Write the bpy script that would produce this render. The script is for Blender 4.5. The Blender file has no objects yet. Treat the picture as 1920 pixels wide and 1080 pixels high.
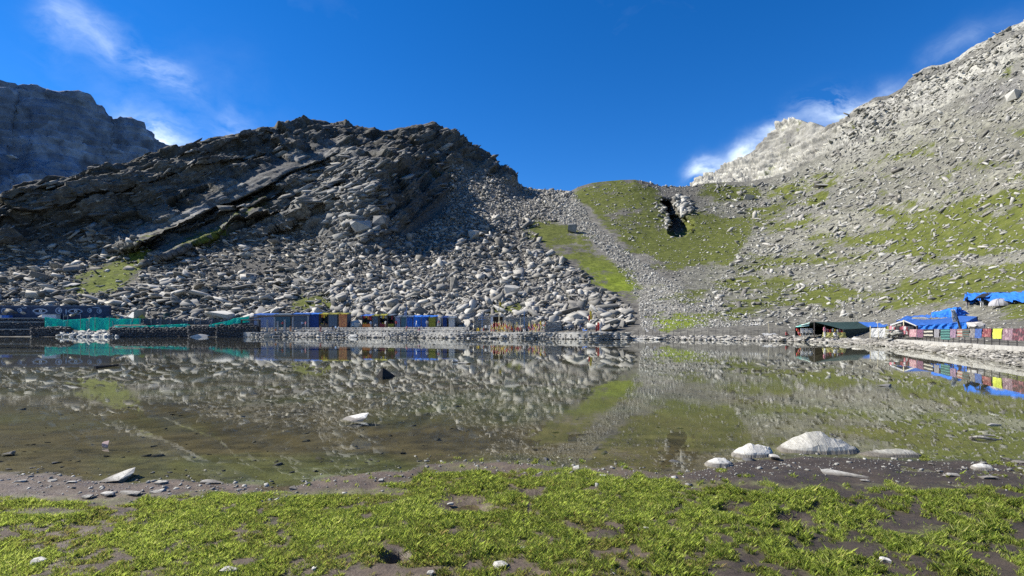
import bpy, bmesh, math, random
import numpy as np
from mathutils import Vector, Matrix, Euler

rng = np.random.default_rng(7)
random.seed(7)
S = bpy.context.scene
COL = S.collection
R = math.radians

# ------------------------------------------------------------------ camera
EYE = 1.6            # metres above the water
F = 1000.0           # focal length in photograph pixels (1920 wide)
HOR = 620.0          # horizon line of the photograph
cam = bpy.data.cameras.new('camera')
cam.sensor_width = 36.0
cam.lens = 36.0 * F / 1920.0
cam.shift_y = (HOR - 540.0) / 1920.0
cam.clip_start = 0.1
cam.clip_end = 20000
co = bpy.data.objects.new('camera', cam)
co.location = (0, 0, EYE)
co.rotation_euler = (R(90), 0, 0)
COL.objects.link(co)
S.camera = co

# ------------------------------------------------------------------ light, sky
SUN_AZ, SUN_EL = -83.0, 41.0        # degrees from straight ahead, above the horizon
sd = Vector((math.sin(R(SUN_AZ)) * math.cos(R(SUN_EL)), math.cos(R(SUN_AZ)) * math.cos(R(SUN_EL)), math.sin(R(SUN_EL))))
sl = bpy.data.lights.new('sun', 'SUN')
sl.energy = 5.0
sl.angle = R(0.5)
sl.color = (1.0, 0.945, 0.85)
so = bpy.data.objects.new('sun', sl)
so.rotation_euler = sd.to_track_quat('Z', 'Y').to_euler()
so.location = sd * 50
COL.objects.link(so)
S.view_settings.view_transform = 'Standard'
S.view_settings.look = 'None'
S.view_settings.gamma = 1.0
S.view_settings.exposure = 1.0
S.view_settings.use_curve_mapping = False
S.render.engine = 'CYCLES'
S.cycles.use_denoising = False
S.cycles.max_bounces = 8
S.cycles.transparent_max_bounces = 16


class NT:
    """small helper for node trees"""
    def __init__(s, tree):
        s.t = tree
        s.l = tree.links

    def n(s, typ, **kw):
        nd = s.t.nodes.new(typ)
        for k, v in kw.items():
            setattr(nd, k, v)
        return nd

    def put(s, sock, v):
        if isinstance(v, bpy.types.NodeSocket):
            s.l.new(v, sock)
        else:
            sock.default_value = v

    def m(s, op, a, b=0.0, c=0.0, clamp=False):
        nd = s.n('ShaderNodeMath', operation=op)
        nd.use_clamp = clamp
        s.put(nd.inputs[0], a)
        s.put(nd.inputs[1], b)
        s.put(nd.inputs[2], c)
        return nd.outputs[0]

    def vm(s, op, a, b=(0, 0, 0)):
        nd = s.n('ShaderNodeVectorMath', operation=op)
        s.put(nd.inputs[0], a)
        s.put(nd.inputs[1], b)
        return nd.outputs[0]

    def noise(s, vec, scale, detail=4, rough=0.55, dist=0.0):
        nd = s.n('ShaderNodeTexNoise')
        if vec is not None:
            s.l.new(vec, nd.inputs['Vector'])
        nd.inputs['Scale'].default_value = scale
        nd.inputs['Detail'].default_value = detail
        nd.inputs['Roughness'].default_value = rough
        nd.inputs['Distortion'].default_value = dist
        return nd.outputs[0]

    def ramp(s, fac, stops):
        nd = s.n('ShaderNodeValToRGB')
        e = nd.color_ramp.elements
        while len(e) < len(stops):
            e.new(0.5)
        for i, (p, c) in enumerate(stops):
            e[i].position = p
            e[i].color = (*c[:3], 1)
        s.l.new(fac, nd.inputs[0])
        return nd.outputs[0]

    def mix(s, fac, a, b, mode='MIX'):
        nd = s.n('ShaderNodeMix', data_type='RGBA', blend_type=mode)
        s.put(nd.inputs[0], fac)
        s.put(nd.inputs[6], a if isinstance(a, bpy.types.NodeSocket) else (*a, 1))
        s.put(nd.inputs[7], b if isinstance(b, bpy.types.NodeSocket) else (*b, 1))
        return nd.outputs[2]


W = bpy.data.worlds.new('World')
S.world = W
W.use_nodes = True
w = NT(W.node_tree)
bg = W.node_tree.nodes['Background']
sky = w.n('ShaderNodeTexSky', sky_type='NISHITA')
sky.sun_disc = False
sky.sun_elevation = R(SUN_EL)
sky.sun_rotation = R(SUN_AZ)
sky.altitude = 3800
sky.air_density = 1.25
sky.dust_density = 0.15
sky.ozone_density = 4.5
hs = w.n('ShaderNodeHueSaturation')
hs.inputs['Hue'].default_value = 0.508
hs.inputs['Saturation'].default_value = 1.31
hs.inputs['Value'].default_value = 1.0
w.l.new(sky.outputs[0], hs.inputs['Color'])
tc = w.n('ShaderNodeTexCoord')
sep = w.n('ShaderNodeSeparateXYZ')
w.l.new(tc.outputs['Generated'], sep.inputs[0])
az = w.m('ARCTAN2', sep.outputs[0], sep.outputs[1])
el = w.m('ARCSINE', sep.outputs[2])


def sky_angles(px, py):
    x, z = (px - 960) / F, (HOR - py) / F
    return math.atan2(x, 1), math.atan2(z, math.hypot(x, 1))


cv = w.n('ShaderNodeCombineXYZ')
w.l.new(az, cv.inputs[0])
w.l.new(el, cv.inputs[1])
# wisps of cloud hang at fixed bearings: soft ellipses broken up by noise
warp = w.n('ShaderNodeTexNoise')
w.l.new(cv.outputs[0], warp.inputs['Vector'])
warp.inputs['Scale'].default_value = 7
warp.inputs['Detail'].default_value = 5
wv = w.vm('SCALE', w.vm('SUBTRACT', warp.outputs['Color'], (0.5, 0.5, 0.5)))
wv.node.inputs['Scale'].default_value = 0.10
cvw = w.vm('ADD', cv.outputs[0], wv)
sw = w.n('ShaderNodeSeparateXYZ')
w.l.new(cvw, sw.inputs[0])


def blob(px0, py0, px1, py1, wid, amp):
    a0, e0 = sky_angles(px0, py0)
    a1, e1 = sky_angles(px1, py1)
    ca, ce = (a0 + a1) / 2, (e0 + e1) / 2
    L = math.hypot(a1 - a0, e1 - e0) / 2 + 1e-6
    ux, uy = (a1 - a0) / (2 * L), (e1 - e0) / (2 * L)
    dx = w.m('SUBTRACT', sw.outputs[0], ca)
    dy = w.m('SUBTRACT', sw.outputs[1], ce)
    u = w.m('ADD', w.m('MULTIPLY', dx, ux / L), w.m('MULTIPLY', dy, uy / L))
    v = w.m('ADD', w.m('MULTIPLY', dx, -uy / wid), w.m('MULTIPLY', dy, ux / wid))
    r2 = w.m('ADD', w.m('MULTIPLY', u, u), w.m('MULTIPLY', v, v))
    return w.m('MULTIPLY', w.m('EXPONENT', w.m('MULTIPLY', r2, -1.4)), amp)


dens = None
for b in [(120, 10, 250, 95, .035, .30), (230, 80, 360, 165, .022, .42), (60, -20, 160, 40, .05, .22),
          (285, 235, 320, 290, .032, 1.25), (200, 215, 300, 245, .025, .35), (400, 225, 470, 250, .03, .25), (120, 130, 560, 330, .10, .10),
          (1290, 315, 1350, 325, .020, 1.15), (1330, 335, 1440, 285, .02, 1.1), (1420, 285, 1490, 235, .018, .75),
          (1500, 215, 1620, 200, .024, .95), (1600, 190, 1690, 160, .018, .55), (1720, 140, 1910, 40, .02, .18)]:
    d = blob(*b)
    dens = d if dens is None else w.m('ADD', dens, d)
mp = w.n('ShaderNodeMapping')
w.l.new(cvw, mp.inputs['Vector'])
mp.inputs['Rotation'].default_value = (0, 0, R(35))
mp.inputs['Scale'].default_value = (1.0, 2.2, 1)
nz = w.noise(mp.outputs[0], 9, 8, 0.62)
thin = w.noise(mp.outputs[0], 2.2, 6, 0.6)
thin = w.m('MULTIPLY', w.m('SUBTRACT', thin, 0.60, clamp=True), 0.25)
cl = w.m('MULTIPLY', dens, w.m('MULTIPLY', w.m('SUBTRACT', nz, 0.36, clamp=True), 3.6))
cl = w.m('ADD', cl, thin)
cl = w.m('MINIMUM', cl, 0.92)
skyc = w.mix(cl, hs.outputs[0], (6.2, 7.2, 8.4))
w.l.new(skyc, bg.inputs['Color'])
bg.inputs['Strength'].default_value = 0.092

# ------------------------------------------------------------------ helpers
ORIGIN = {}


def P(px, py, Y):
    """world point that stands at distance Y on the ray of a photograph pixel"""
    return Vector(((px - 960.0) / F * Y, Y, EYE + (HOR - py) / F * Y))


def PX(px, Y, z):
    return Vector(((px - 960.0) / F * Y, Y, z))


def tag(o, label=None, cat=None, group=None, kind=None):
    if label: o['label'] = label
    if cat: o['category'] = cat
    if group: o['group'] = group
    if kind: o['kind'] = kind
    return o


def thing(name, label, cat, loc, group=None):
    o = bpy.data.objects.new(name, None)
    o.empty_display_size = 0.2
    COL.objects.link(o)
    o.location = loc
    ORIGIN[o.name] = Vector(loc)
    if 'wall' in name: o['kind'] = 'thing'
    return tag(o, label, cat, group)


def link(name, me, parent=None, loc=None):
    o = bpy.data.objects.new(name, me)
    COL.objects.link(o)
    if parent is not None:
        o.parent = parent
        ORIGIN[o.name] = ORIGIN[parent.name].copy()
    else:
        o.location = loc or (0, 0, 0)
        ORIGIN[o.name] = Vector(loc or (0, 0, 0))
    return o


def np_mesh(name, verts, faces_flat, nper, mats=(), attrs=None, smooth=False):
    """verts (n,3); faces_flat (m*nper); one polygon size"""
    me = bpy.data.meshes.new(name)
    n = len(verts)
    m = len(faces_flat) // nper
    me.vertices.add(n)
    me.vertices.foreach_set('co', np.ascontiguousarray(verts, dtype=np.float32).ravel())
    me.loops.add(m * nper)
    me.loops.foreach_set('vertex_index', np.ascontiguousarray(faces_flat, dtype=np.int32).ravel())
    me.polygons.add(m)
    me.polygons.foreach_set('loop_start', np.arange(0, m * nper, nper, dtype=np.int32))
    me.polygons.foreach_set('loop_total', np.full(m, nper, dtype=np.int32))
    if smooth:
        me.polygons.foreach_set('use_smooth', np.ones(m, dtype=bool))
    for k, (typ, a) in (attrs or {}).items():
        at = me.attributes.new(k, typ, 'POINT')
        at.data.foreach_set('color' if typ == 'FLOAT_COLOR' else 'value', np.ascontiguousarray(a, dtype=np.float32).ravel())
    for x in mats:
        me.materials.append(x)
    me.update(calc_edges=True)
    return me


class MB:
    def __init__(s):
        s.v = []
        s.f = []

    def add(s, vs, fs):
        k = len(s.v)
        s.v += [Vector(a) for a in vs]
        s.f += [tuple(k + i for i in f) for f in fs]
        return s

    def box(s, c, size, rz=0.0, M=None, taper=1.0):
        hx, hy, hz = size[0] / 2, size[1] / 2, size[2] / 2
        rot = M or Matrix.Rotation(rz, 3, 'Z')
        pts = []
        for z, t in ((-hz, 1), (hz, taper)):
            for x, y in ((-hx, -hy), (hx, -hy), (hx, hy), (-hx, hy)):
                pts.append(Vector(c) + rot @ Vector((x * t, y * t, z)))
        return s.add(pts, [(3, 2, 1, 0), (4, 5, 6, 7), (0, 1, 5, 4), (1, 2, 6, 5), (2, 3, 7, 6), (3, 0, 4, 7)])

    def tube(s, p0, p1, r, n=6, r1=None, cap=True):
        p0, p1 = Vector(p0), Vector(p1)
        d = (p1 - p0)
        q = d.to_track_quat('Z', 'Y')
        r1 = r if r1 is None else r1
        vs = []
        for p, rr in ((p0, r), (p1, r1)):
            for i in range(n):
                a = 2 * math.pi * i / n
                vs.append(p + q @ Vector((math.cos(a) * rr, math.sin(a) * rr, 0)))
        fs = [(i, (i + 1) % n, n + (i + 1) % n, n + i) for i in range(n)]
        if cap:
            fs += [tuple(range(n - 1, -1, -1)), tuple(range(n, 2 * n))]
        return s.add(vs, fs)

    def path(s, pts, r, n=6):
        for a, b in zip(pts[:-1], pts[1:]):
            s.tube(a, b, r, n)
        return s

    def sheet(s, p00, p10, p11, p01, nu=8, nv=5, wob=0.0, sag=0.0, seed=0, fold=0.0, nf=5, thick=0.012):
        """cloth between four corners, with folds, sag and a little thickness"""
        p00, p10, p11, p01 = map(Vector, (p00, p10, p11, p01))
        rr = random.Random(seed * 7919 + 13)
        nrm = (p10 - p00).cross(p01 - p00)
        nrm.normalize()
        ph = rr.random() * 6
        top, bot = [], []
        for j in range(nv + 1):
            for i in range(nu + 1):
                u, v = i / nu, j / nv
                p = p00.lerp(p10, u).lerp(p01.lerp(p11, u), v)
                off = rr.uniform(-wob, wob)
                off += fold * math.sin(u * nf * 2 * math.pi + ph + 1.3 * math.sin(v * 3 + ph)) * (1.0 - 0.5 * v)
                p = p + nrm * off
                p.z -= sag * 4 * u * (1 - u) * (0.5 + 0.5 * v)
                top.append(p + nrm * thick / 2)
                bot.append(p - nrm * thick / 2)
        k = len(top)
        fs = []
        for j in range(nv):
            for i in range(nu):
                a = j * (nu + 1) + i
                fs.append((a, a + 1, a + nu + 2, a + nu + 1))
                fs.append((k + a + nu + 1, k + a + nu + 2, k + a + 1, k + a))
        rim = [i for i in range(nu + 1)] + [j * (nu + 1) + nu for j in range(1, nv + 1)] + \
              [nv * (nu + 1) + i for i in range(nu - 1, -1, -1)] + [j * (nu + 1) for j in range(nv - 1, 0, -1)]
        for a, b in zip(rim, rim[1:] + rim[:1]):
            fs.append((b, a, k + a, k + b))
        return s.add(top + bot, fs)

    def hull(s, pts):
        bm = bmesh.new()
        for p in pts:
            bm.verts.new(p)
        r = bmesh.ops.convex_hull(bm, input=bm.verts)
        bmesh.ops.delete(bm, geom=[g for g in r['geom_interior'] if isinstance(g, bmesh.types.BMVert)], context='VERTS')
        bm.verts.index_update()
        vs = [v.co.copy() for v in bm.verts]
        fs = [tuple(v.index for v in f.verts) for f in bm.faces]
        bm.free()
        return s.add(vs, fs)

    def build(s, name, m=None, parent=None, loc=None, smooth=False):
        o0 = ORIGIN[parent.name] if parent is not None else Vector(loc or (0, 0, 0))
        me = bpy.data.meshes.new(name)
        me.from_pydata([tuple(v - o0) for v in s.v], [], s.f)
        if m is not None:
            me.materials.append(m)
        if smooth:
            me.polygons.foreach_set('use_smooth', [True] * len(me.polygons))
        me.update()
        return link(name, me, parent, o0 if parent is None else None)


# ------------------------------------------------------------------ noise
def _hash(ix, iy, iz, seed):
    h = (ix * np.int64(374761393) + iy * np.int64(668265263) + iz * np.int64(2147483647 // 3) + seed * np.int64(1274126177)) & 0xFFFFFFFF
    h = ((h ^ (h >> 13)) * np.int64(1103515245)) & 0xFFFFFFFF
    h = ((h ^ (h >> 16)) * np.int64(2246822519 & 0x7FFFFFFF)) & 0xFFFFFFFF
    return ((h >> 8) & 0xFFFF) / 32767.5 - 1.0


def vnoise(x, y, z=None, seed=0):
    x = np.asarray(x, float)
    y = np.asarray(y, float)
    z = np.zeros_like(x) if z is None else np.asarray(z, float)
    x0, y0, z0 = np.floor(x), np.floor(y), np.floor(z)
    fx, fy, fz = x - x0, y - y0, z - z0
    fx, fy, fz = [t * t * (3 - 2 * t) for t in (fx, fy, fz)]
    X, Y, Z = x0.astype(np.int64), y0.astype(np.int64), z0.astype(np.int64)
    out = 0
    for dx in (0, 1):
        for dy in (0, 1):
            for dz in (0, 1):
                wgt = (fx if dx else 1 - fx) * (fy if dy else 1 - fy) * (fz if dz else 1 - fz)
                out = out + wgt * _hash(X + dx, Y + dy, Z + dz, seed)
    return out


def fbm(x, y, z=None, oct=4, seed=0, gain=0.5):
    a, t, s = 1.0, 0, 0
    for i in range(oct):
        k = 2.03 ** i
        t = t + a * vnoise(x * k, y * k, None if z is None else z * k, seed + i * 17)
        s += a
        a *= gain
    return t / s


def inside(poly, x, y):
    r = np.zeros(np.shape(x), bool)
    n = len(poly)
    for i in range(n):
        x0, y0 = poly[i]
        x1, y1 = poly[(i + 1) % n]
        if y0 == y1:
            continue
        c = ((y0 > y) != (y1 > y)) & (x < (x1 - x0) * (y - y0) / (y1 - y0) + x0)
        r ^= c
    return r


JIT = [(0, 0), (6, 2), (-6, -2), (2, -6), (-2, 6), (5, -5), (-5, 5)]


def soft(polys, x, y, s=1.5):
    m = np.zeros(np.shape(x))
    for a, b in JIT:
        t = np.zeros(np.shape(x), bool)
        for p in polys:
            t |= inside(p, x + a * s, y + b * s)
        m += t
    return m / len(JIT)


def seg_dist(pts, x, y):
    """distance to a polyline, signed below(+)/above(-), and how far along"""
    best = np.full(np.shape(x), 1e9)
    sg = np.zeros(np.shape(x))
    al = np.zeros(np.shape(x))
    tot = sum(math.dist(a, b) for a, b in zip(pts[:-1], pts[1:]))
    run = 0
    for a, b in zip(pts[:-1], pts[1:]):
        L = math.dist(a, b)
        t = np.clip(((x - a[0]) * (b[0] - a[0]) + (y - a[1]) * (b[1] - a[1])) / L ** 2, 0, 1)
        dx, dy = x - (a[0] + t * (b[0] - a[0])), y - (a[1] + t * (b[1] - a[1]))
        d = np.hypot(dx, dy)
        k = d < best
        best = np.where(k, d, best)
        cr = (b[0] - a[0]) * dy - (b[1] - a[1]) * dx
        sg = np.where(k, np.sign(cr), sg)
        al = np.where(k, (run + t * L) / tot, al)
        run += L
    return best * sg, al


# ------------------------------------------------------------------ materials
def new_mat(name):
    m = bpy.data.materials.new(name)
    m.use_nodes = True
    n = NT(m.node_tree)
    return m, n, m.node_tree.nodes['Principled BSDF']


def pmat(name, c1, c2=None, scale=4.0, rough=0.85, bump=0.0, spec=0.3, trans=0.0):
    m, n, b = new_mat(name)
    t = n.n('ShaderNodeTexCoord')
    f = n.noise(t.outputs['Object'], scale, 5, 0.6)
    c2 = c2 or tuple(c * 0.72 for c in c1)
    n.l.new(n.ramp(f, [(0.32, c2), (0.68, c1)]), b.inputs['Base Color'])
    b.inputs['Roughness'].default_value = rough
    b.inputs['Specular IOR Level'].default_value = spec
    if bump:
        bp = n.n('ShaderNodeBump')
        bp.inputs['Strength'].default_value = bump
        bp.inputs['Distance'].default_value = 0.02
        n.l.new(n.noise(t.outputs['Object'], scale * 4, 6, 0.65), bp.inputs['Height'])
        n.l.new(bp.outputs[0], b.inputs['Normal'])
    if trans:
        out = m.node_tree.nodes['Material Output']
        tr = n.n('ShaderNodeBsdfTranslucent')
        tr.inputs[0].default_value = (*c1, 1)
        mx = n.n('ShaderNodeMixShader')
        mx.inputs[0].default_value = trans
        n.l.new(b.outputs[0], mx.inputs[1])
        n.l.new(tr.outputs[0], mx.inputs[2])
        n.l.new(mx.outputs[0], out.inputs[0])
    return m


def textile(name, ca, cb, cc=None, kind='checker', scale=6.0, rot=0.0):
    """woven and printed pattern"""
    m, n, b = new_mat(name)
    t = n.n('ShaderNodeTexCoord')
    mpn = n.n('ShaderNodeMapping')
    n.l.new(t.outputs['Object'], mpn.inputs['Vector'])
    mpn.inputs['Rotation'].default_value = (0, rot, 0)
    if kind == 'checker':
        q = n.n('ShaderNodeTexChecker')
        q.inputs['Scale'].default_value = scale
        n.l.new(mpn.outputs[0], q.inputs['Vector'])
        f = q.outputs['Fac']
    elif kind == 'stripe':
        q = n.n('ShaderNodeTexWave', bands_direction='X')
        q.inputs['Scale'].default_value = scale
        n.l.new(mpn.outputs[0], q.inputs['Vector'])
        f = q.outputs['Fac']
    elif kind == 'band':
        q = n.n('ShaderNodeTexWave', bands_direction='Z', wave_profile='TRI')
        q.inputs['Scale'].default_value = scale
        q.inputs['Distortion'].default_value = 1.2
        n.l.new(mpn.outputs[0], q.inputs['Vector'])
        f = q.outputs['Fac']
    else:
        q = n.n('ShaderNodeTexVoronoi')
        q.inputs['Scale'].default_value = scale
        n.l.new(mpn.outputs[0], q.inputs['Vector'])
        f = q.outputs['Distance']
    cc = cc or ca
    col = n.ramp(f, [(0.25, ca), (0.45, cb), (0.8, cc)])
    g = n.noise(t.outputs['Object'], 18, 3)
    col = n.mix(0.35, col, n.ramp(g, [(0.35, (0.25, 0.25, 0.25)), (0.65, (1, 1, 1))]), 'MULTIPLY')
    n.l.new(col, b.inputs['Base Color'])
    b.inputs['Roughness'].default_value = 0.95
    return m


def ground_mat(name, detail_scale, bump_d, wet=False):
    """colour from the vertex attribute 'Col', broken up at a finer scale than the mesh; attribute 'grass' mixes in turf"""
    m, n, b = new_mat(name)
    g = n.n('ShaderNodeNewGeometry')
    a = n.n('ShaderNodeAttribute', attribute_name='Col')
    gr = n.n('ShaderNodeAttribute', attribute_name='grass')
    pos = g.outputs['Position']
    n1 = n.noise(pos, detail_scale, 8, 0.68)
    n2 = n.noise(pos, detail_scale * 0.22, 6, 0.6)
    vo = n.n('ShaderNodeTexVoronoi')
    vo.inputs['Scale'].default_value = detail_scale * 0.8
    n.l.new(pos, vo.inputs['Vector'])
    spk = n.ramp(vo.outputs['Color'], [(0.1, (0.55, 0.55, 0.56)), (0.9, (1.3, 1.3, 1.28))])
    rock = n.mix(1.0, a.outputs['Color'], n.ramp(n1, [(0.3, (0.5, 0.5, 0.52)), (0.7, (1.35, 1.34, 1.3))]), 'MULTIPLY')
    rock = n.mix(0.7, rock, spk, 'MULTIPLY')
    turf = n.ramp(n.noise(pos, detail_scale * 0.6, 6, 0.7), [(0.28, (0.035, 0.042, 0.012)), (0.5, (0.075, 0.088, 0.018)), (0.75, (0.135, 0.142, 0.04))])
    br = n.n('ShaderNodeAttribute', attribute_name='bright')
    turf = n.mix(br.outputs['Fac'], turf, n.mix(1.0, turf, (1.75, 2.0, 0.7), 'MULTIPLY'))
    th = n.m('ADD', gr.outputs['Fac'], n.m('MULTIPLY', n.m('SUBTRACT', n.m('ADD', n.m('MULTIPLY', n1, 0.5), n.m('MULTIPLY', n2, 0.5)), 0.5), 2.6))
    th = n.m('MULTIPLY', n.m('SUBTRACT', th, 0.38), 5.0, clamp=True)
    n.l.new(n.mix(th, rock, turf), b.inputs['Base Color'])
    b.inputs['Roughness'].default_value = 0.95
    b.inputs['Specular IOR Level'].default_value = 0.15
    bp = n.n('ShaderNodeBump')
    bp.inputs['Strength'].default_value = 0.9
    bp.inputs['Distance'].default_value = bump_d
    n.l.new(n1, bp.inputs['Height'])
    n.l.new(bp.outputs[0], b.inputs['Normal'])
    return m


def stone_mat(name, dark, mid, pale, scale=3.0, attr=False, bump=0.03, fine=False, stretch=(1, 1, 1)):
    m, n, b = new_mat(name)
    t = n.n('ShaderNodeTexCoord')
    mpn = n.n('ShaderNodeMapping')
    mpn.inputs['Scale'].default_value = stretch
    n.l.new(t.outputs['Object'], mpn.inputs['Vector'])
    f = n.noise(mpn.outputs[0], scale, 7, 0.66, 0.4)
    if attr:
        at = n.n('ShaderNodeAttribute', attribute_name='tint')
        tint = at.outputs['Fac']
    else:
        oi = n.n('ShaderNodeObjectInfo')
        tint = oi.outputs['Random']
    f2 = n.m('ADD', n.m('MULTIPLY', f, 0.6), n.m('MULTIPLY', tint, 0.42))
    c = n.ramp(f2, [(0.25, dark), (0.5, mid), (0.78, pale)])
    if fine:
        c = n.mix(0.55, c, n.ramp(n.noise(mpn.outputs[0], scale * 7, 6, 0.7), [(0.35, (0.45, 0.43, 0.4)), (0.6, (1.12, 1.12, 1.1))]), 'MULTIPLY')
        vo = n.n('ShaderNodeTexVoronoi', feature='DISTANCE_TO_EDGE')
        vo.inputs['Scale'].default_value = scale * 1.6
        n.l.new(n.vm('ADD', mpn.outputs[0], n.vm('SCALE', n.noise(mpn.outputs[0], scale * 2, 3))), vo.inputs['Vector'])
        c = n.mix(0.6, c, n.ramp(vo.outputs['Distance'], [(0.0, (0.25, 0.24, 0.22)), (0.035, (1, 1, 1))]), 'MULTIPLY')
    if fine:
        # dark wet and muddy foot of stones that stand at the water
        gp = n.n('ShaderNodeNewGeometry')
        sx = n.n('ShaderNodeSeparateXYZ')
        n.l.new(gp.outputs['Position'], sx.inputs[0])
        wet = n.m('MULTIPLY', n.m('SUBTRACT', n.m('ADD', 0.035, n.m('MULTIPLY', f, 0.03)), sx.outputs[2]), 60.0, clamp=True)
        c = n.mix(n.m('MULTIPLY', wet, 0.75), c, (0.07, 0.058, 0.045))
    n.l.new(c, b.inputs['Base Color'])
    b.inputs['Roughness'].default_value = 0.9
    b.inputs['Specular IOR Level'].default_value = 0.25
    bp = n.n('ShaderNodeBump')
    bp.inputs['Strength'].default_value = 0.8
    bp.inputs['Distance'].default_value = bump
    n.l.new(n.noise(mpn.outputs[0], scale * 3, 8, 0.7), bp.inputs['Height'])
    n.l.new(bp.outputs[0], b.inputs['Normal'])
    return m


M = {}
M['slope'] = ground_mat('slope_ground', 0.9, 0.35)
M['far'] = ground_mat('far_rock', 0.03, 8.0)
M['peak'] = ground_mat('peak_rock', 0.12, 1.5)
M['talus_dark'] = stone_mat('talus_dark', (0.092, 0.087, 0.077), (0.212, 0.202, 0.180), (0.43, 0.412, 0.372), 1.2, attr=True)
M['talus_pale'] = stone_mat('talus_pale', (0.14, 0.137, 0.124), (0.27, 0.264, 0.238), (0.46, 0.45, 0.405), 1.2, attr=True)
M['nose'] = stone_mat('nose_rock', (0.085, 0.083, 0.078), (0.165, 0.162, 0.15), (0.33, 0.325, 0.30), 1.0, attr=True)
M['crest'] = stone_mat('crest_slab', (0.12, 0.118, 0.10), (0.22, 0.215, 0.185), (0.38, 0.37, 0.33), 1.2, attr=True)
M['cliff_slab'] = stone_mat('cliff_slab', (0.045, 0.045, 0.045), (0.12, 0.117, 0.108), (0.32, 0.31, 0.285), 1.0, attr=True)
M['boulder'] = stone_mat('boulder', (0.11, 0.105, 0.094), (0.25, 0.24, 0.215), (0.44, 0.425, 0.385), 0.9)
M['white_rock'] = stone_mat('white_rock', (0.27, 0.26, 0.235), (0.44, 0.43, 0.395), (0.60, 0.585, 0.545), 2.2, bump=0.02, fine=True, stretch=(1, 1, 2.5))
M['streak_rock'] = stone_mat('streak_rock', (0.22, 0.215, 0.18), (0.38, 0.37, 0.33), (0.56, 0.545, 0.50), 3.0, bump=0.02, fine=True, stretch=(3.5, 0.7, 0.7))
M['wet_rock'] = stone_mat('wet_rock', (0.012, 0.011, 0.01), (0.022, 0.02, 0.018), (0.05, 0.045, 0.04), 3.0)
M['wall_dark'] = stone_mat('wall_dark', (0.03, 0.03, 0.032), (0.07, 0.07, 0.072), (0.14, 0.138, 0.13), 1.5, attr=True)

# ------------------------------------------------------------------ the valley side: one loft of guide lines round the lake
NX = [-700, -300, 0, 150, 300, 450, 600, 680, 740, 800, 870, 975, 1080, 1180, 1250, 1340, 1430, 1500, 1600, 1700, 1800, 1920, 2150, 2600]
A_ = [(150, None), (150, None), (140, None), (138, None), (138, None), (134, None), (128, None), (124, None), (118, None), (115, None), (110, None), (105, None), (101, None),
      (98, None), (94, None), (89, None), (83, None), (78, None), (64, None), (47.5, None), (33.5, None), (22.8, None), (14, None), (8.5, None)]
B_ = [(156, .6), (156, .6), (146, .55), (144, .55), (144, .55), (140, .6), (134, .6), (130, .6), (124, .6), (121, .6), (116, .6), (111, .6), (106, .6),
      (102.5, .5), (98, .5), (93, .5), (87, .5), (81.5, .5), (67.5, .45), (50.2, .42), (36.8, .42), (27.8, .42), (17.5, .45), (10.5, .45)]
C_ = [(164, 600), (162, 600), (152, 597), (151, 600), (150, 604), (146, 608), (140, 613), (136, 613), (130, 613), (127, 613), (121, 613), (116, 614), (110, 618), (106.5, 618), (102, 616), (97, 619), (94, 621), (94, 621.5), (90, 619),
      (76, 613), (66, 601), (52, 592), (36, 586), (24, 578)]
D_ = [(174, 572), (172, 565), (170, 540), (168, 545), (168, 545), (168, 545), (162, 550), (158, 555), (155, 555), (150, 555), (148, 560), (145, 565), (140, 565), (138, 570), (136, 565), (132, 570), (128, 570), (124, 570),
      (112, 565), (95, 553), (83, 543), (72, 530), (52, 500), (36, 450)]
E_ = [(180, 540), (182, 520), (192, 475), (208, 445), (222, 430), (235, 420), (218, 455), (205, 455), (220, 442), (272, 400), (290, 370), (270, 420), (260, 430), (250, 440), (245, 450), (240, 455), (230, 450), (215, 440),
      (190, 420), (165, 390), (140, 360), (118, 320), (86, 250), (55, 130)]
F_ = [(184, 525), (187, 485), (197, 422), (214, 388), (230, 358), (248, 330), (246, 350), (232, 335), (250, 305), (312, 320), (325, 312), (300, 385), (300, 390), (295, 385), (290, 398), (300, 400), (300, 395), (290, 370),
      (268, 320), (240, 270), (205, 220), (170, 170), (125, 80), (80, -80)]
G_ = [(190, 510), (196, 455), (203, 368), (224, 328), (243, 290), (270, 250), (320, 229), (325, 241), (330, 246), (335, 233), (345, 275), (350, 349), (345, 350), (340, 337), (340, 351), (350, 342), (345, 338), (338, 312),
      (325, 210), (305, 160), (280, 108), (250, 42), (190, -90), (130, -300)]
RIDGE = [(-700, 510), (-300, 455), (0, 369), (50, 357), (100, 341), (150, 329), (185, 319), (200, 317), (245, 303), (255, 299), (300, 289), (320, 283), (360, 272), (400, 262), (450, 252), (500, 240), (530, 237), (550, 231),
         (575, 229), (600, 227), (612, 229), (625, 234), (645, 231), (660, 236), (690, 244), (700, 249), (725, 248), (750, 243), (770, 241), (785, 237), (800, 233), (812, 229), (818, 236), (830, 244), (845, 246), (858, 252), (861, 262),
         (868, 273), (876, 280), (890, 280), (905, 287), (925, 297), (940, 314), (958, 330), (970, 347), (990, 353), (1010, 354), (1040, 356), (1070, 358), (1085, 350), (1110, 343), (1140, 339), (1165, 337), (1190, 337), (1215, 342),
         (1240, 350), (1265, 351), (1290, 350), (1310, 346), (1340, 342), (1400, 340), (1440, 334), (1480, 322), (1520, 304), (1550, 280), (1572, 246), (1590, 218), (1605, 205), (1625, 194), (1640, 184), (1662, 180), (1680, 172),
         (1692, 164), (1705, 150), (1722, 137), (1740, 127), (1765, 121), (1790, 112), (1810, 98), (1830, 84), (1850, 75), (1872, 62), (1895, 53), (1920, 42), (2000, 10), (2150, -90), (2600, -300)]

cx = np.concatenate([np.linspace(-700, -30, 60), np.linspace(-27, 1947, 680), np.linspace(1955, 2600, 60)])
NC = len(cx)


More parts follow.
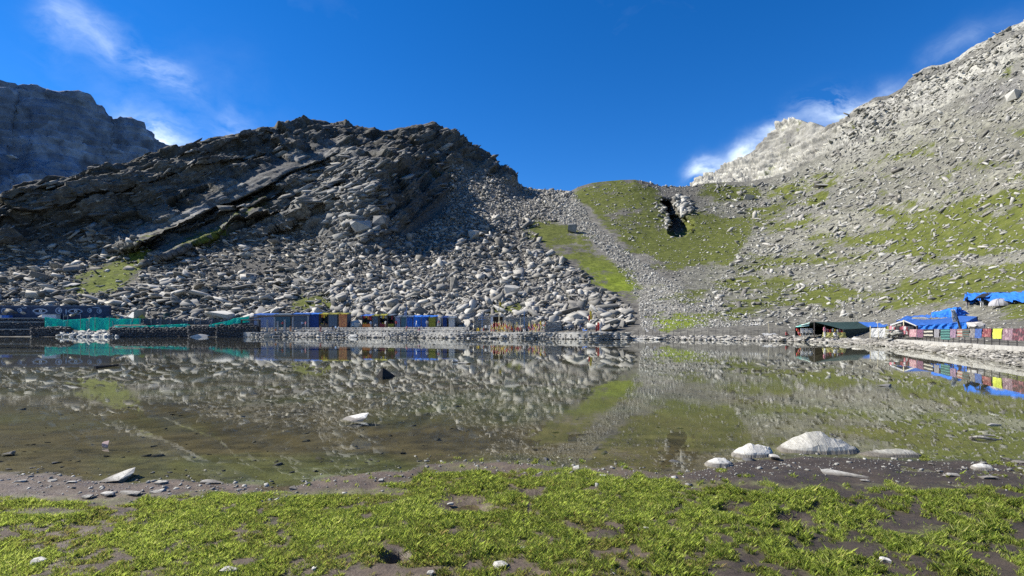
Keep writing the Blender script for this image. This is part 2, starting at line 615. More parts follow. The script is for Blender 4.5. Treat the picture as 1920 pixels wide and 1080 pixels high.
def smooth_cols(a, sig=22.0):
    """smooth along the columns by a window of so many pixels, on a regular grid"""
    gx = np.arange(-700, 2601, 4.0)
    ga = np.interp(gx, cx, a)
    k = np.exp(-0.5 * (np.arange(-20, 21) * 4.0 / sig) ** 2)
    k /= k.sum()
    ga = np.convolve(np.pad(ga, 20, mode='edge'), k, mode='valid')
    return np.interp(cx, gx, ga)


def line(tab):
    Y = np.interp(cx, NX, [t[0] for t in tab])
    py = np.interp(cx, NX, [HOR + F * EYE / t[0] if t[1] is None else (HOR - F * (t[1] - EYE) / t[0] if abs(t[1]) < 5 else t[1]) for t in tab])
    return smooth_cols(Y), smooth_cols(py)


YA, pyA = line(A_)
pyA = HOR + F * EYE / YA                       # exactly at the water level
YA = YA + 1.0 * fbm(cx * 0.045, cx * 0, oct=3, seed=5) * np.clip(YA / 100, 0.25, 1)
pyA = HOR + F * EYE / YA
YB, pyB = line(B_)
YC, pyC = line(C_)
YD, pyD = line(D_)
YE, pyE = line(E_)
YF, pyF = line(F_)
YG, _ = line(G_)
pyG = np.interp(cx, [r[0] for r in RIDGE], [r[1] for r in RIDGE])
pyF = np.maximum(pyF, pyG + 6)
# bed in front of the shore and the far side of the ridge
Y0 = YA - 0.12 * YA - 1.5
py0 = HOR + F * (EYE + 2.2) / Y0
segs = [((Y0, py0), (YA, pyA), 5), ((YA, pyA), (YB, pyB), 8), ((YB, pyB), (YC, pyC), 10), ((YC, pyC), (YD, pyD), 62), ((YD, pyD), (YE, pyE), 84),
        ((YE, pyE), (YF, pyF), 80), ((YF, pyF), (YG, pyG), 84)]
TY, TP = [], []
for (a, pa), (b, pb), n in segs:
    for k in range(n):
        t = k / n
        TY.append(a + (b - a) * t)
        TP.append(pa + (pb - pa) * t)
TY.append(YG.copy())
TP.append(pyG.copy())
TY, TP = np.array(TY), np.array(TP)
NRV = len(TY)                       # rows that can be seen
TX = np.broadcast_to(cx, TY.shape).copy()

# gully with a sheer left wall
notch = [(1238, 352), (1247, 368), (1242, 380), (1250, 400), (1256, 420), (1256, 438), (1266, 444), (1282, 442), (1300, 425), (1312, 395), (1305, 372), (1270, 360), (1252, 350)]
wx = TX + 9 * fbm(TX * .05, TP * .07, oct=5, seed=3)
wy = TP + 4 * fbm(TX * .05, TP * .05, oct=3, seed=4)
nm = inside(notch, wx, wy)
left_edge = np.interp(wy, [352, 370, 382, 402, 420, 444], [1240, 1242, 1243, 1250, 1258, 1266])
TY = TY + np.where(nm, 44 * np.clip(1 - (wx - left_edge) / np.clip(16 + (wy - 375) * .8, 14, 62), 0, 1) * np.clip((450 - wy) / 20, 0.15, 1) * np.clip((wy - 370) / 14, 0, 1), 0)

# long tongues of slab that lie along the bedding
TONGUES = [([(215, 448), (330, 402), (430, 352), (520, 310), (632, 268)], 26, 13), ([(275, 478), (340, 448), (400, 425), (450, 405), (540, 372)], 17, 9),
           ([(190, 462), (300, 440), (380, 412), (470, 380), (560, 335)], 10, 5), ([(470, 440), (520, 418), (600, 388), (650, 360)], 10, 6), ([(520, 402), (590, 362), (650, 318)], 12, 6),
           ([(0, 385), (150, 345), (300, 305), (450, 266), (560, 246)], 11, 5), ([(-100, 425), (100, 385), (250, 345), (420, 300), (560, 268)], 14, 5)]
for pts, hw, amp in TONGUES:
    d, al = seg_dist(pts, TX + 5 * fbm(TX * .03, TP * .03, oct=4, seed=8), TP + 11 * fbm(TX * .018, TP * .03, oct=5, seed=9))
    u = np.clip((d / hw + 1) / 2, -1, 2)          # 0 top edge .. 1 lower edge
    prof = np.clip(u / 0.7, 0, 1) ** 0.7 * np.clip((1.08 - u) / 0.10, 0, 1)
    prof *= np.clip(np.minimum(al, 1 - al) / 0.12 + .15, 0, 1) * (u > 0)
    TY = TY - amp * prof

Xw = (TX - 960) / F * TY
Zw = EYE + (HOR - TP) / F * TY
pos = np.stack([Xw, TY, Zw], -1)


def grid_normals(p):
    du = np.gradient(p, axis=1)
    dv = np.gradient(p, axis=0)
    n = np.cross(du, dv)
    n /= np.linalg.norm(n, axis=-1, keepdims=True) + 1e-9
    return n


C1 = [(-700, 505), (-300, 450), (0, 360), (300, 280), (450, 242), (600, 218), (700, 238), (760, 238), (830, 225), (880, 268), (980, 345), (955, 352), (900, 318), (852, 310), (858, 345), (820, 385), (760, 425), (735, 452), (690, 468), (640, 475), (612, 450),
      (570, 415), (470, 440), (400, 450), (280, 492), (240, 462), (120, 460), (0, 480), (-300, 530), (-700, 540)]
C2 = [(1560, 230), (1600, 190), (1700, 130), (1800, 80), (1920, 20), (2600, -320), (2600, -150), (1920, 110), (1800, 190), (1700, 240), (1620, 290), (1540, 300)]
SLAB = [[(215, 452), (330, 400), (430, 346), (520, 303), (632, 262), (628, 290), (560, 330), (450, 385), (330, 432), (230, 465)], [(275, 482), (330, 446), (400, 418), (440, 408), (425, 432), (360, 462), (290, 492)]]
C3 = [(1450, 365), (1520, 350), (1570, 360), (1560, 390), (1500, 400), (1450, 395)]
cliff = soft([C1], TX, TP, 2)
cliff2 = soft([C2, C3], TX, TP, 3)
x, y, z = pos[..., 0], pos[..., 1], pos[..., 2]
bed = z - 0.45 * (x + y)                         # distance across the bedding planes
bedn = bed + 2.2 * fbm(x * .03, y * .03, z * .03, 3, 11) + 1.2 * fbm(x * .12, y * .12, z * .12, 3, 12)


def stair(s, per):
    t = s / per
    f = t - np.floor(t)
    h = _hash(np.floor(t).astype(np.int64), np.zeros(t.shape, np.int64), np.zeros(t.shape, np.int64), 77)
    return (np.clip(f / 0.8, 0, 1) - np.clip((f - 0.8) / 0.2, 0, 1)) * (0.6 + 0.6 * h) , h


s1, h1 = stair(bedn, 7.5)
s2, h2 = stair(bedn + 1.3 * fbm(x * .2, y * .2, z * .2, 2, 14), 2.4)
along = x * .5 + y * .6 + z * .62 + 2.5 * fbm(x * .06, y * .06, z * .06, 3, 16)
lay = np.floor(bedn / 6.2).astype(np.int64)
lh = _hash(lay, lay * 0, lay * 0, 91)
blk = _hash(lay, np.floor(along / (14 + 6 * lh) + lh * 5).astype(np.int64), lay * 0, 92)
lay2 = np.floor(bedn / 2.6).astype(np.int64)
blk2 = _hash(lay2, np.floor(along / 6.0 + _hash(lay2, lay2 * 0, lay2 * 0, 93) * 5).astype(np.int64), lay2 * 0, 94)
rough = fbm(x * .06, y * .06, z * .06, 5, 21)
rough2 = fbm(x * .3, y * .3, z * .3, 4, 22)
out = grid_normals(pos)
row_f = np.clip((np.arange(NRV) - 24) / 20.0, 0, 1)[:, None]
ridged = 1 - 2.2 * np.abs(fbm(x * .035, y * .035, z * .045, 5, 23, .55))
amp = cliff * (2.6 * blk + 1.1 * blk2 + 3.0 * s1 + 0.8 * s2 + 4.4 * ridged + 1.6 * rough + 0.8 * rough2) + (1 - cliff) * (1.0 * rough + 0.32 * rough2) * row_f
s3, h3 = stair(z - 0.10 * y + 1.6 * fbm(x * .05, y * .05, z * .05, 3, 15), 5.5)
pale_m = np.clip((TX - 1400) / 150, 0, 1) * np.clip((TP - 0) / 1, 0, 1) * row_f
slab_m = soft(SLAB, TX, TP, 1.5)
amp = amp * (1 - .72 * slab_m)
amp += cliff2 * (2.2 * s3) + pale_m * 0.9 * s3 * (1 - cliff2)
amp += cliff2 * (0.8 * s2 + 1.8 * rough + 0.9 * rough2)
fade = np.ones((NRV, 1))
fade[-6:, 0] = np.linspace(1, 0.35, 6)
dirn = out * (1 - cliff[..., None]) + cliff[..., None] * np.array([0.45, -0.8, 0.25])
dirn /= np.linalg.norm(dirn, axis=-1, keepdims=True)
pos = pos + dirn * (amp * fade * np.clip(TY / 150, 0.25, 1.2))[..., None]
# shore rows stay where they are
pos[:6, :, 2] += 0

# --- what grows where
GR = [[(1078, 356), (1100, 344), (1140, 339), (1190, 338), (1232, 350), (1240, 368), (1238, 385), (1248, 410), (1252, 436), (1275, 452), (1330, 478), (1330, 492), (1285, 498), (1235, 478), (1190, 458), (1150, 440), (1115, 412), (1092, 385), (1072, 368)],
      [(988, 418), (1000, 408), (1040, 412), (1085, 440), (1130, 470), (1170, 505), (1200, 538), (1212, 560), (1180, 570), (1160, 548), (1110, 530), (1080, 500), (1030, 482), (998, 450)],
      [(1190, 455), (1225, 470), (1290, 508), (1250, 500), (1210, 480)], [(1262, 462), (1330, 482), (1300, 500)],
      [(1280, 402), (1350, 388), (1385, 415), (1395, 440), (1392, 480), (1345, 498), (1310, 472), (1278, 442)],
      [(1312, 350), (1420, 345), (1412, 372), (1350, 382)],
      [(1203, 610), (1225, 598), (1250, 590), (1290, 588), (1318, 602), (1340, 617), (1240, 621)], [(1288, 578), (1345, 600), (1330, 604)], [(1345, 572), (1405, 600), (1380, 598)],
      [(225, 480), (275, 456), (292, 470), (262, 520), (210, 548), (150, 560), (92, 570), (120, 545), (170, 505)], [(300, 478), (440, 405), (505, 372), (520, 384), (470, 412), (420, 445), (330, 470)],
      [(400, 460), (450, 440), (440, 455), (410, 470)],
      [(1698, 440), (1780, 402), (1860, 364), (1930, 352), (2200, 330), (2300, 480), (1930, 468), (1820, 482), (1700, 500), (1658, 470)],
      [(1672, 545), (1780, 520), (1930, 494), (2200, 470), (2300, 560), (1930, 548), (1820, 556), (1700, 562)],
      [(1615, 445), (1680, 418), (1705, 428), (1645, 452)], [(1515, 372), (1572, 348), (1566, 362), (1535, 388)], [(1755, 330), (1775, 308), (1835, 286), (1800, 332), (1750, 348)],
      [(1615, 272), (1700, 226), (1725, 212), (1690, 245), (1650, 268)], [(1868, 140), (1930, 95), (1930, 118), (1880, 150)], [(1592, 245), (1620, 225), (1612, 260), (1600, 270)],
      [(1500, 548), (1580, 540), (1602, 556), (1560, 582), (1500, 572)], [(905, 575), (990, 560), (985, 590), (930, 598)], [(1040, 545), (1075, 545), (1070, 565)],
      [(520, 575), (600, 540), (640, 560), (600, 590)], [(1000, 372), (1030, 372), (1030, 382), (1005, 382)], [(1860, 590), (1930, 575), (2100, 570), (2100, 610), (1930, 608)], [(1760, 640), (1800, 650), (1900, 655), (1860, 662), (1770, 658)]]
SOFTG = [[(1300, 360), (1440, 345), (1600, 300), (1920, 200), (2600, 100), (2600, 560), (1500, 600), (1240, 585), (1200, 480)], [(1090, 400), (1200, 470), (1300, 560), (1180, 600), (1150, 500)],
         [(620, 290), (700, 250), (860, 320), (850, 400), (760, 400)]]
gx = TX + 22 * fbm(TX * .018, TP * .03, oct=6, seed=31, gain=.62)
gy = TP + 15 * fbm(TX * .02, TP * .03, oct=6, seed=32, gain=.62)
grass = soft(GR, gx, gy, 1.6)
patchy = fbm(TX * .012 + TP * .012, TP * .045, oct=5, seed=33)
grass = np.clip(grass * (0.68 + 0.55 * patchy) + 0.72 * soft(SOFTG, gx, gy, 3) * np.clip(0.45 + 1.1 * patchy, 0, 1.2), 0, 1)
grass = np.clip(grass - np.clip(cliff - 0.4, 0, 1) * 0.4, 0, 1)
left_turf = soft([GR[9], GR[10], GR[11]], TX * .6 + gx * .4, TP * .6 + gy * .4, 3) * np.clip(.9 + .5 * patchy, 0, 1) * np.clip(1.4 - cliff, 0, 1)
grass = np.maximum(grass, left_turf)
ledge = np.clip((grid_normals(pos)[..., 2] - 0.72) * 4, 0, 1) * cliff
grass = np.clip(grass + ledge * np.clip(0.28 + 0.5 * fbm(x * .05, y * .05, z * .05, 3, 41), 0, .6), 0, 1)
bright = np.clip(soft([GR[1]], TX, TP, 2) * np.clip((TP - 470) / 70, 0, 1) + soft([GR[6]], TX, TP, 2) * 1.1 + soft([GR[9], GR[10]], TX, TP, 3) * .35, 0, 1)
bright = bright * (0.7 + 0.5 * patchy)

# --- bare colours
PALE = [[(1300, 360), (1440, 345), (1600, 200), (1920, 30), (2600, -310), (2600, 600), (1500, 610), (1240, 590), (1300, 470)]]
base = np.zeros(TX.shape + (3,))
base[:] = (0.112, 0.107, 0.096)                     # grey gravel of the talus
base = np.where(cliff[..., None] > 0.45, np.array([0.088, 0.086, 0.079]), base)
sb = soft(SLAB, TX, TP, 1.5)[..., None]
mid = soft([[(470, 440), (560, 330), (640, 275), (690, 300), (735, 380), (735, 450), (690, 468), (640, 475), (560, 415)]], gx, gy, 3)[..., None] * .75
base = base * (1 - mid) + mid * np.array([0.18, 0.177, 0.166])  # sunlit look of the middle cliff face, put into its colour
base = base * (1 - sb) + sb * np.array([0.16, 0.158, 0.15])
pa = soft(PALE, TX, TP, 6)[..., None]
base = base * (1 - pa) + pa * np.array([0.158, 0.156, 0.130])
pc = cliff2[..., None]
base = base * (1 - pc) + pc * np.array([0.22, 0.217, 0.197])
scree = soft([[(845, 315), (985, 352), (1070, 360), (1110, 420), (1210, 500), (1340, 590), (1400, 610), (1200, 615), (1210, 560), (1120, 460), (1000, 410), (880, 400)]], gx, gy, 3)[..., None]
base = base * (1 - scree) + scree * np.array([0.20, 0.193, 0.172])
dark2 = soft([[(1810, 190), (1930, 130), (1930, 165), (1850, 205), (1812, 215)], [(1450, 368), (1500, 362), (1500, 395), (1455, 395)]], gx, gy, 2)[..., None]
base = base * (1 - dark2) + dark2 * np.array([0.13, 0.128, 0.12])
base *= (1 + 0.22 * fbm(x * .05, y * .05, z * .05, 4, 51) + 0.14 * cliff * h2 + 0.10 * cliff * h1 + 0.30 * cliff * blk + .12 * cliff * blk2)[..., None]
base *= (1 + 0.30 * cliff2 * h3 + 0.15 * pale_m * h3)[..., None]
ocher = np.clip(fbm(x * .08, y * .08, z * .08, 3, 52) - .1, 0, 1)[..., None] * np.clip(cliff + .3, 0, 1)[..., None]
base = base * (1 + ocher * np.array([0.12, 0.05, -0.12]))
base = np.clip(base, 0.02, 0.7)

# far side of the ridge: falls away behind it
back = []
for k in range(1, 9):
    t = k / 8
    q = pos[-1].copy()
    q[:, 1] = q[:, 1] + 130 * t
    q[:, 0] = q[:, 0] * (1 + 0.25 * t)
    q[:, 2] = pos[-1][:, 2] - (pos[-1][:, 2] + 12) * t ** 1.15
    back.append(q)
full = np.concatenate([pos, np.array(back)])
pad = lambda a: np.concatenate([a, np.repeat(a[-1:], 8, 0)])
NRT = len(full)
idx = np.arange(NRT * NC).reshape(NRT, NC)
quads = np.stack([idx[:-1, :-1], idx[:-1, 1:], idx[1:, 1:], idx[1:, :-1]], -1).reshape(-1)
rgba = np.concatenate([pad(base), np.ones((NRT, NC, 1))], -1)
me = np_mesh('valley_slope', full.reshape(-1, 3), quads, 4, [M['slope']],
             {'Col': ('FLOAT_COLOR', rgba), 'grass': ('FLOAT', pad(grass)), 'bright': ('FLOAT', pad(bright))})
tag(link('valley_slope', me), 'rocky valley side with cliffs, talus and grass rising round the lake', None, None, 'structure')


def on_slope(px, py):
    """points and normals of the built slope at photograph pixels"""
    px, py = np.atleast_1d(np.asarray(px, float)), np.atleast_1d(np.asarray(py, float))
    ci = np.clip(np.searchsorted(cx, px), 1, NC - 1)
    prof = TP[:, ci]
    ri = np.clip((prof > py[None, :]).sum(0), 6, NRV - 1)
    return pos[ri, ci], NRM[ri, ci], ri, ci


NRM = grid_normals(pos)


# ------------------------------------------------------------------ mountains behind
def far_layer(name, ridge, Y_rr, base_py, Y_bb, nrow, xs, colr, m, seed, disp, grass_amt, label, strata=0.0, wl=100.0, dipx=-0.5, per=1.0):
    rp = np.interp(xs, [r[0] for r in ridge], [r[1] for r in ridge])
    Y_r = np.interp(xs, *Y_rr) if isinstance(Y_rr, tuple) else np.full_like(xs, Y_rr)
    Y_b = Y_r - Y_bb
    rows = []
    for k in range(nrow + 1):
        t = k / nrow
        Y = Y_b + (Y_r - Y_b) * t
        py = base_py + (rp - base_py) * t
        rows.append(np.stack([(xs - 960) / F * Y, Y, EYE + (HOR - py) / F * Y], -1))
    p = np.array(rows)
    nn = grid_normals(p)
    sc = 1.0 / wl
    X_, Y_, Z_ = p[..., 0] * sc, p[..., 1] * sc, p[..., 2] * sc
    r1 = 1 - np.abs(fbm(X_ * 1.3, Y_ * 1.3, Z_ * .55, 6, seed, .55)) * 2.4
    r2 = fbm(X_ * 5, Y_ * 5, Z_ * 5, 4, seed + 3, .6)
    s_, h_ = stair((Z_ + dipx * X_ + .06 * r2 + .10 * r1) * 10, per)
    d = disp * (1.0 * r1 + 0.55 * r2 + strata * s_)
    d[-3:] *= np.array([.8, .6, .35])[:, None]
    p2 = p + nn * d[..., None]
    bk = [p2[-1] + np.array([0, 1, 0]) * (Y_r.mean() * .25) * t + np.array([0, 0, -1]) * (p2[-1][:, 2:3]) * t for t in (.33, .66, 1)]
    fullp = np.concatenate([p2, np.array(bk)])
    nr = len(fullp)
    ii = np.arange(nr * len(xs)).reshape(nr, -1)
    q = np.stack([ii[:-1, :-1], ii[:-1, 1:], ii[1:, 1:], ii[1:, :-1]], -1).reshape(-1)
    c = np.array(colr)[None, None, :] * (1 + 0.40 * r2 + 0.30 * h_ * (strata > 0))[..., None]
    c = np.concatenate([c, np.repeat(c[-1:], 3, 0)])
    g = np.clip(grass_amt * (0.55 + fbm(X_ * 2, Y_ * 2, Z_ * 2, 3, seed + 9)), 0, 1)
    g = np.concatenate([g, np.repeat(g[-1:], 3, 0)])
    me = np_mesh(name, fullp.reshape(-1, 3), q, 4, [m], {'Col': ('FLOAT_COLOR', np.concatenate([c, np.ones(c.shape[:2] + (1,))], -1)), 'grass': ('FLOAT', g), 'bright': ('FLOAT', g * 0)})
    return tag(link(name, me), label, None, None, 'structure'), p2


far_ridge = [(-900, 150), (-500, 230), (-200, 140), (-80, 185), (-30, 160), (0, 163), (12, 166), (24, 180), (40, 177), (52, 172), (75, 171), (95, 177), (120, 176), (140, 180), (152, 187), (160, 196), (168, 205), (182, 212), (192, 222), (200, 230),
             (218, 229), (240, 228), (256, 234), (268, 246), (278, 260), (288, 270), (298, 276), (305, 280), (314, 288), (360, 330), (450, 420), (520, 480)]
far, farp = far_layer('far_mountain', far_ridge, ([-900, 100, 320, 520], [850, 1400, 1650, 1900]), 520, 170, 150, np.linspace(-900, 520, 330), (0.17, 0.205, 0.27), M['far'], 61, 40, 0.0, 'shaded blue grey mountain far behind the left ridge', 0.35, 230.0, -0.25, 1.0)  # the blue of distant haze is put into this rock colour
peak_ridge = [(1200, 420), (1280, 380), (1318, 346), (1345, 332), (1380, 311), (1400, 296), (1420, 280), (1440, 262), (1455, 250), (1466, 240), (1478, 231), (1490, 227), (1503, 231), (1518, 233), (1534, 236), (1548, 239), (1562, 238), (1575, 232),
              (1590, 224), (1640, 210), (1720, 220)]
peak, peakp = far_layer('rocky_peak', peak_ridge, ([1200, 1420, 1490, 1560, 1620, 1720], [640, 580, 545, 470, 400, 350]), 400, 110, 110, np.linspace(1200, 1720, 360), (0.27, 0.265, 0.24), M['peak'], 71, 6.5, 0.30, 'pale stratified rock peak behind the right slope', 1.3, 60.0, 0.55, 1.1)

# small patches of snow on the far mountain
snow_m = pmat('snow', (0.8, 0.82, 0.85), rough=0.6)
mb = MB()
for px, py, wd, hg in [(8, 298, 12, 4), (28, 297, 9, 3), (-8, 303, 14, 4)]:
    k = np.argmin(np.abs(np.linspace(-900, 520, 330) - px))
    r = np.argmin(np.abs((HOR - F * (farp[:, k, 2] - EYE) / farp[:, k, 1]) - py))
    c = Vector(farp[r, k])
    s_ = c.y / F
    mb.hull([c + Vector((random.uniform(-wd, wd) * s_, random.uniform(-22, 2), random.uniform(-hg, hg) * s_)) for _ in range(14)])
tag(mb.build('snow_patches', snow_m), 'small snow patches on the far shaded mountain', None, None, 'stuff')


# ------------------------------------------------------------------ rocks
def rock_variant(seed, flat=1.0):
    rr = random.Random(seed)
    bm = bmesh.new()
    if seed % 4:
        # a broken block: the corners of a box, knocked about
        for sx in (-1, 1):
            for sy in (-1, 1):
                for sz in (-1, 1):
                    bm.verts.new((sx * rr.uniform(.16, .54), sy * rr.uniform(.14, .54), sz * rr.uniform(.12, .52) * flat))
        bm.verts.new((rr.choice((-1, 1)) * .6, rr.uniform(-.3, .3), rr.uniform(-.2, .3) * flat))
    else:
        for _ in range(10):
            v = Vector((rr.gauss(0, 1), rr.gauss(0, 1), rr.gauss(0, 1))).normalized()
            v = Vector([math.copysign(abs(c) ** 0.62, c) for c in v])
            bm.verts.new((v.x * rr.uniform(.38, .5), v.y * rr.uniform(.28, .5), v.z * rr.uniform(.25, .5) * flat))
    r = bmesh.ops.convex_hull(bm, input=bm.verts)
    bmesh.ops.delete(bm, geom=[g for g in r['geom_interior'] if isinstance(g, bmesh.types.BMVert)], context='VERTS')
    bmesh.ops.triangulate(bm, faces=bm.faces)
    bm.verts.index_update()
    v = np.array([q.co[:] for q in bm.verts])
    f = np.array([[q.index for q in fc.verts] for fc in bm.faces])
    bm.free()
    return v, f


VAR = [rock_variant(100 + i, 1.0) for i in range(24)]


def euler_mats(rx, ry, rz):
    cx_, sx_, cy_, sy_, cz_, sz_ = np.cos(rx), np.sin(rx), np.cos(ry), np.sin(ry), np.cos(rz), np.sin(rz)
    m = np.empty(rx.shape + (3, 3))
    m[:, 0, 0] = cy_ * cz_
    m[:, 0, 1] = sx_ * sy_ * cz_ - cx_ * sz_
    m[:, 0, 2] = cx_ * sy_ * cz_ + sx_ * sz_
    m[:, 1, 0] = cy_ * sz_
    m[:, 1, 1] = sx_ * sy_ * sz_ + cx_ * cz_
    m[:, 1, 2] = cx_ * sy_ * sz_ - sx_ * cz_
    m[:, 2, 0] = -sy_
    m[:, 2, 1] = sx_ * cy_
    m[:, 2, 2] = cx_ * cy_
    return m


def merge_rocks(name, c, size, mats3, tint, material, label):
    """c (n,3), size (n,3), mats3 (n,3,3): one joined mesh of many rocks"""
    n = len(c)
    vid = rng.integers(0, len(VAR), n)
    V, Fc, T, k = [], [], [], 0
    for i, (v, f) in enumerate(VAR):
        s_ = np.where(vid == i)[0]
        if not len(s_):
            continue
        p = v[None] * size[s_][:, None, :]
        p = np.einsum('nij,nvj->nvi', mats3[s_], p) + c[s_][:, None, :]
        V.append(p.reshape(-1, 3))
        Fc.append((f[None] + (k + np.arange(len(s_)) * len(v))[:, None, None]).reshape(-1))
        T.append(np.repeat(tint[s_], len(v)))
        k += len(s_) * len(v)
    me = np_mesh(name, np.concatenate(V), np.concatenate(Fc), 3, [material], {'tint': ('FLOAT', np.concatenate(T))})
    return tag(link(name, me), label, None, None, 'stuff')


def sample_poly(poly, n):
    p = np.array(poly, float)
    lo, hi = p.min(0), p.max(0)
    out_ = np.zeros((0, 2))
    while len(out_) < n:
        q = lo + rng.random((n * 2, 2)) * (hi - lo)
        q = q[inside(poly, q[:, 0], q[:, 1])]
        out_ = np.concatenate([out_, q])
    return out_[:n]


def power(n, a, b, k=2.2):
    u = rng.random(n)
    return (a ** (1 - k) + u * (b ** (1 - k) - a ** (1 - k))) ** (1 / (1 - k))


BIG = []     # the rocks that show largest: become objects of their own


def scatter(name, poly, n, smin, smax, material, label, k=2.3, flat=0.5, tilt=0.35, dip=(0, 0), sink=0.15, keep_grass=0.25, big_px=1e9, zone='', near=0.0, elong=1.5, dipw=0.0, mask=None):
    q = sample_poly(poly, n)
    s_px = power(n, smin, smax, k)
    if near:
        lo, hi = np.array(poly)[:, 1].min(), np.array(poly)[:, 1].max()
        s_px = s_px * (1 - near + 2 * near * (q[:, 1] - lo) / (hi - lo))
    p, nn, ri, ci = on_slope(q[:, 0], q[:, 1])
    g = grass[ri, ci]
    keep = rng.random(n) > np.clip((g - 0.15) * 1.7, 0, 1) * (1 - keep_grass)
    if mask is not None:
        keep &= mask(q[:, 0], q[:, 1])
    q, s_px, p, nn = q[keep], s_px[keep], p[keep], nn[keep]
    n = len(q)
    L = s_px * p[:, 1] / F
    size = np.stack([L * (1 + (elong - 1) * rng.random(n)), L * (0.65 + 0.4 * rng.random(n)), L * (flat * (0.55 + 0.9 * rng.random(n)))], -1)
    mt = euler_mats(rng.normal(dip[0], tilt, n), rng.normal(dip[1], tilt, n), rng.random(n) * 6.28 if not dipw else rng.normal(dipw, .45, n))
    c = p + nn * (size[:, 2:3] * (0.32 - sink)) + np.stack([np.zeros(n), np.zeros(n), size[:, 2] * .1], -1)
    tint = np.clip(rng.normal(0.43, 0.30, n), 0, 1)
    bigm = (s_px > big_px) & (q[:, 0] > -5) & (q[:, 0] < 1925)
    for i in np.where(bigm)[0]:
        BIG.append((s_px[i], c[i], size[i], mt[i], zone, q[i]))
    r = ~bigm
    return merge_rocks(name, c[r], size[r], mt[r], tint[r], material, label)


scatter('left_talus_rocks', [(-500, 560), (-300, 530), (0, 478), (130, 462), (250, 450), (300, 488), (420, 448), (560, 415), (612, 455), (640, 480), (600, 606), (300, 604), (0, 596), (-500, 600)], 15000, 2.2, 24, M['talus_dark'],
        'flat grey talus stones below the dark cliff left of the lake', k=2.35, flat=.32, tilt=.22, dip=(.25, -.15), big_px=14, zone='left', elong=2.0, near=.25, keep_grass=.12)
MIDP = [(600, 470), (690, 470), (760, 440), (850, 400), (985, 410), (1000, 450), (1080, 505), (1120, 545), (1172, 568), (1190, 600), (1150, 624), (560, 612)]
scatter('middle_talus_rocks', [(580, 450), (760, 420), (1000, 395), (1200, 540), (1230, 622), (560, 614)], 25000, 1.9, 22, M['talus_dark'],
        'grey boulders and broken stone on the middle talus above the stalls', k=2.4, flat=.46, tilt=.45, big_px=12.5, zone='middle', near=.35, elong=1.7, keep_grass=.12, mask=lambda a, b: inside(MIDP, a + 16 * fbm(a * .03, b * .03, oct=3, seed=200), b + 10 * fbm(a * .03, b * .03, oct=3, seed=201)))
scatter('upper_scree_stones', [(845, 312), (985, 352), (1072, 360), (1040, 420), (990, 430), (760, 450), (830, 400)], 9000, 1.4, 9, M['talus_dark'], 'fine grey scree below the rocky summit', k=2.6, flat=.6, tilt=.5)
scatter('scree_stream_stones', [(1010, 360), (1078, 362), (1110, 420), (1200, 490), (1300, 555), (1440, 612), (1200, 618), (1195, 560), (1130, 470), (1040, 410)], 12000, 1.3, 6, M['talus_pale'], 'stream of small pale scree beside the grassy hill', k=2.5, flat=.5, tilt=.5, sink=.3)
scatter('hill_stones', [(1080, 350), (1190, 338), (1320, 345), (1420, 350), (1440, 480), (1330, 580), (1200, 480)], 4200, 1.3, 6, M['talus_pale'], 'small pale stones lying in the turf of the hill', k=2.5, flat=.5, keep_grass=.45)
NOROCK = [(1480, 602), (1640, 597), (1740, 570), (1795, 546), (1810, 543), (2000, 538), (2000, 640), (1480, 640)]
scatter('right_slope_stones', [(1330, 350), (1440, 345), (1540, 305), (1640, 200), (1925, 60), (2200, -60), (2500, -100), (2500, 500), (2100, 560), (1700, 600), (1480, 618), (1300, 585), (1380, 480)], 36000, 1.4, 11, M['talus_pale'],
        'pale stones and slabs covering the sunlit right slope', k=2.25, flat=.46, tilt=.34, dip=(.2, .35), sink=.08, big_px=9.3, zone='right', elong=2.2, keep_grass=.42, near=.2, mask=lambda a, b: ~inside(NOROCK, a, b))
scatter('right_cliff_slabs', [(1545, 300), (1590, 220), (1700, 150), (1800, 95), (1925, 40), (2300, -180), (2300, -20), (1925, 120), (1800, 180), (1650, 260)], 3600, 2, 10, M['crest'],
        'pale bedded slabs along the crest of the right slope', k=2.2, flat=.35, tilt=.2, dip=(.2, .35), sink=.35, elong=3.0, mask=lambda a, b: b > np.interp(a, cx, pyG) + 4)
scatter('left_cliff_slabs', C1, 4600, 2.2, 19, M['cliff_slab'], 'dark bedded rock slabs breaking out of the left cliff', k=2.1, flat=.34, tilt=.16, dip=(.35, -.42), sink=.42, elong=2.4, keep_grass=.1, dipw=.35, mask=lambda a, b: (~inside(SLAB[0], a, b)) & (~inside(SLAB[1], a, b)) & (b > np.interp(a, cx, pyG) + 7))
scatter('nose_boulders', [(625, 470), (600, 440), (615, 400), (660, 375), (720, 385), (740, 430), (700, 462)], 520, 4, 24, M['nose'], 'big pale blocks on the nose of the cliff', k=2.0, flat=.55, tilt=.25, dip=(.3, -.35), sink=.42, elong=1.8, dipw=.3)
scatter('ledge_slabs', [(560, 345), (640, 300), (700, 320), (720, 380), (640, 400), (560, 400)], 900, 3, 22, M['nose'], 'grey slabs on the stepped ledges above the middle talus', k=2.0, flat=.35, tilt=.16, dip=(.35, -.4), sink=.3, elong=2.8, dipw=.35)
scatter('notch_blocks', [(1222, 380), (1244, 378), (1250, 410), (1256, 436), (1240, 420)], 60, 4, 12, M['talus_pale'], 'pale blocks at the edge of the gully', flat=.7)
scatter('notch_wall_blocks', [(1262, 368), (1292, 378), (1296, 396), (1282, 408), (1270, 390)], 160, 5, 16, M['talus_pale'], 'pale broken rock right of the gully', flat=.7)

scatter('shelf_stones', NOROCK, 2600, 1.5, 6, M['talus_pale'], 'small stones on the trodden ground round the blue tents', k=2.3, flat=.4)
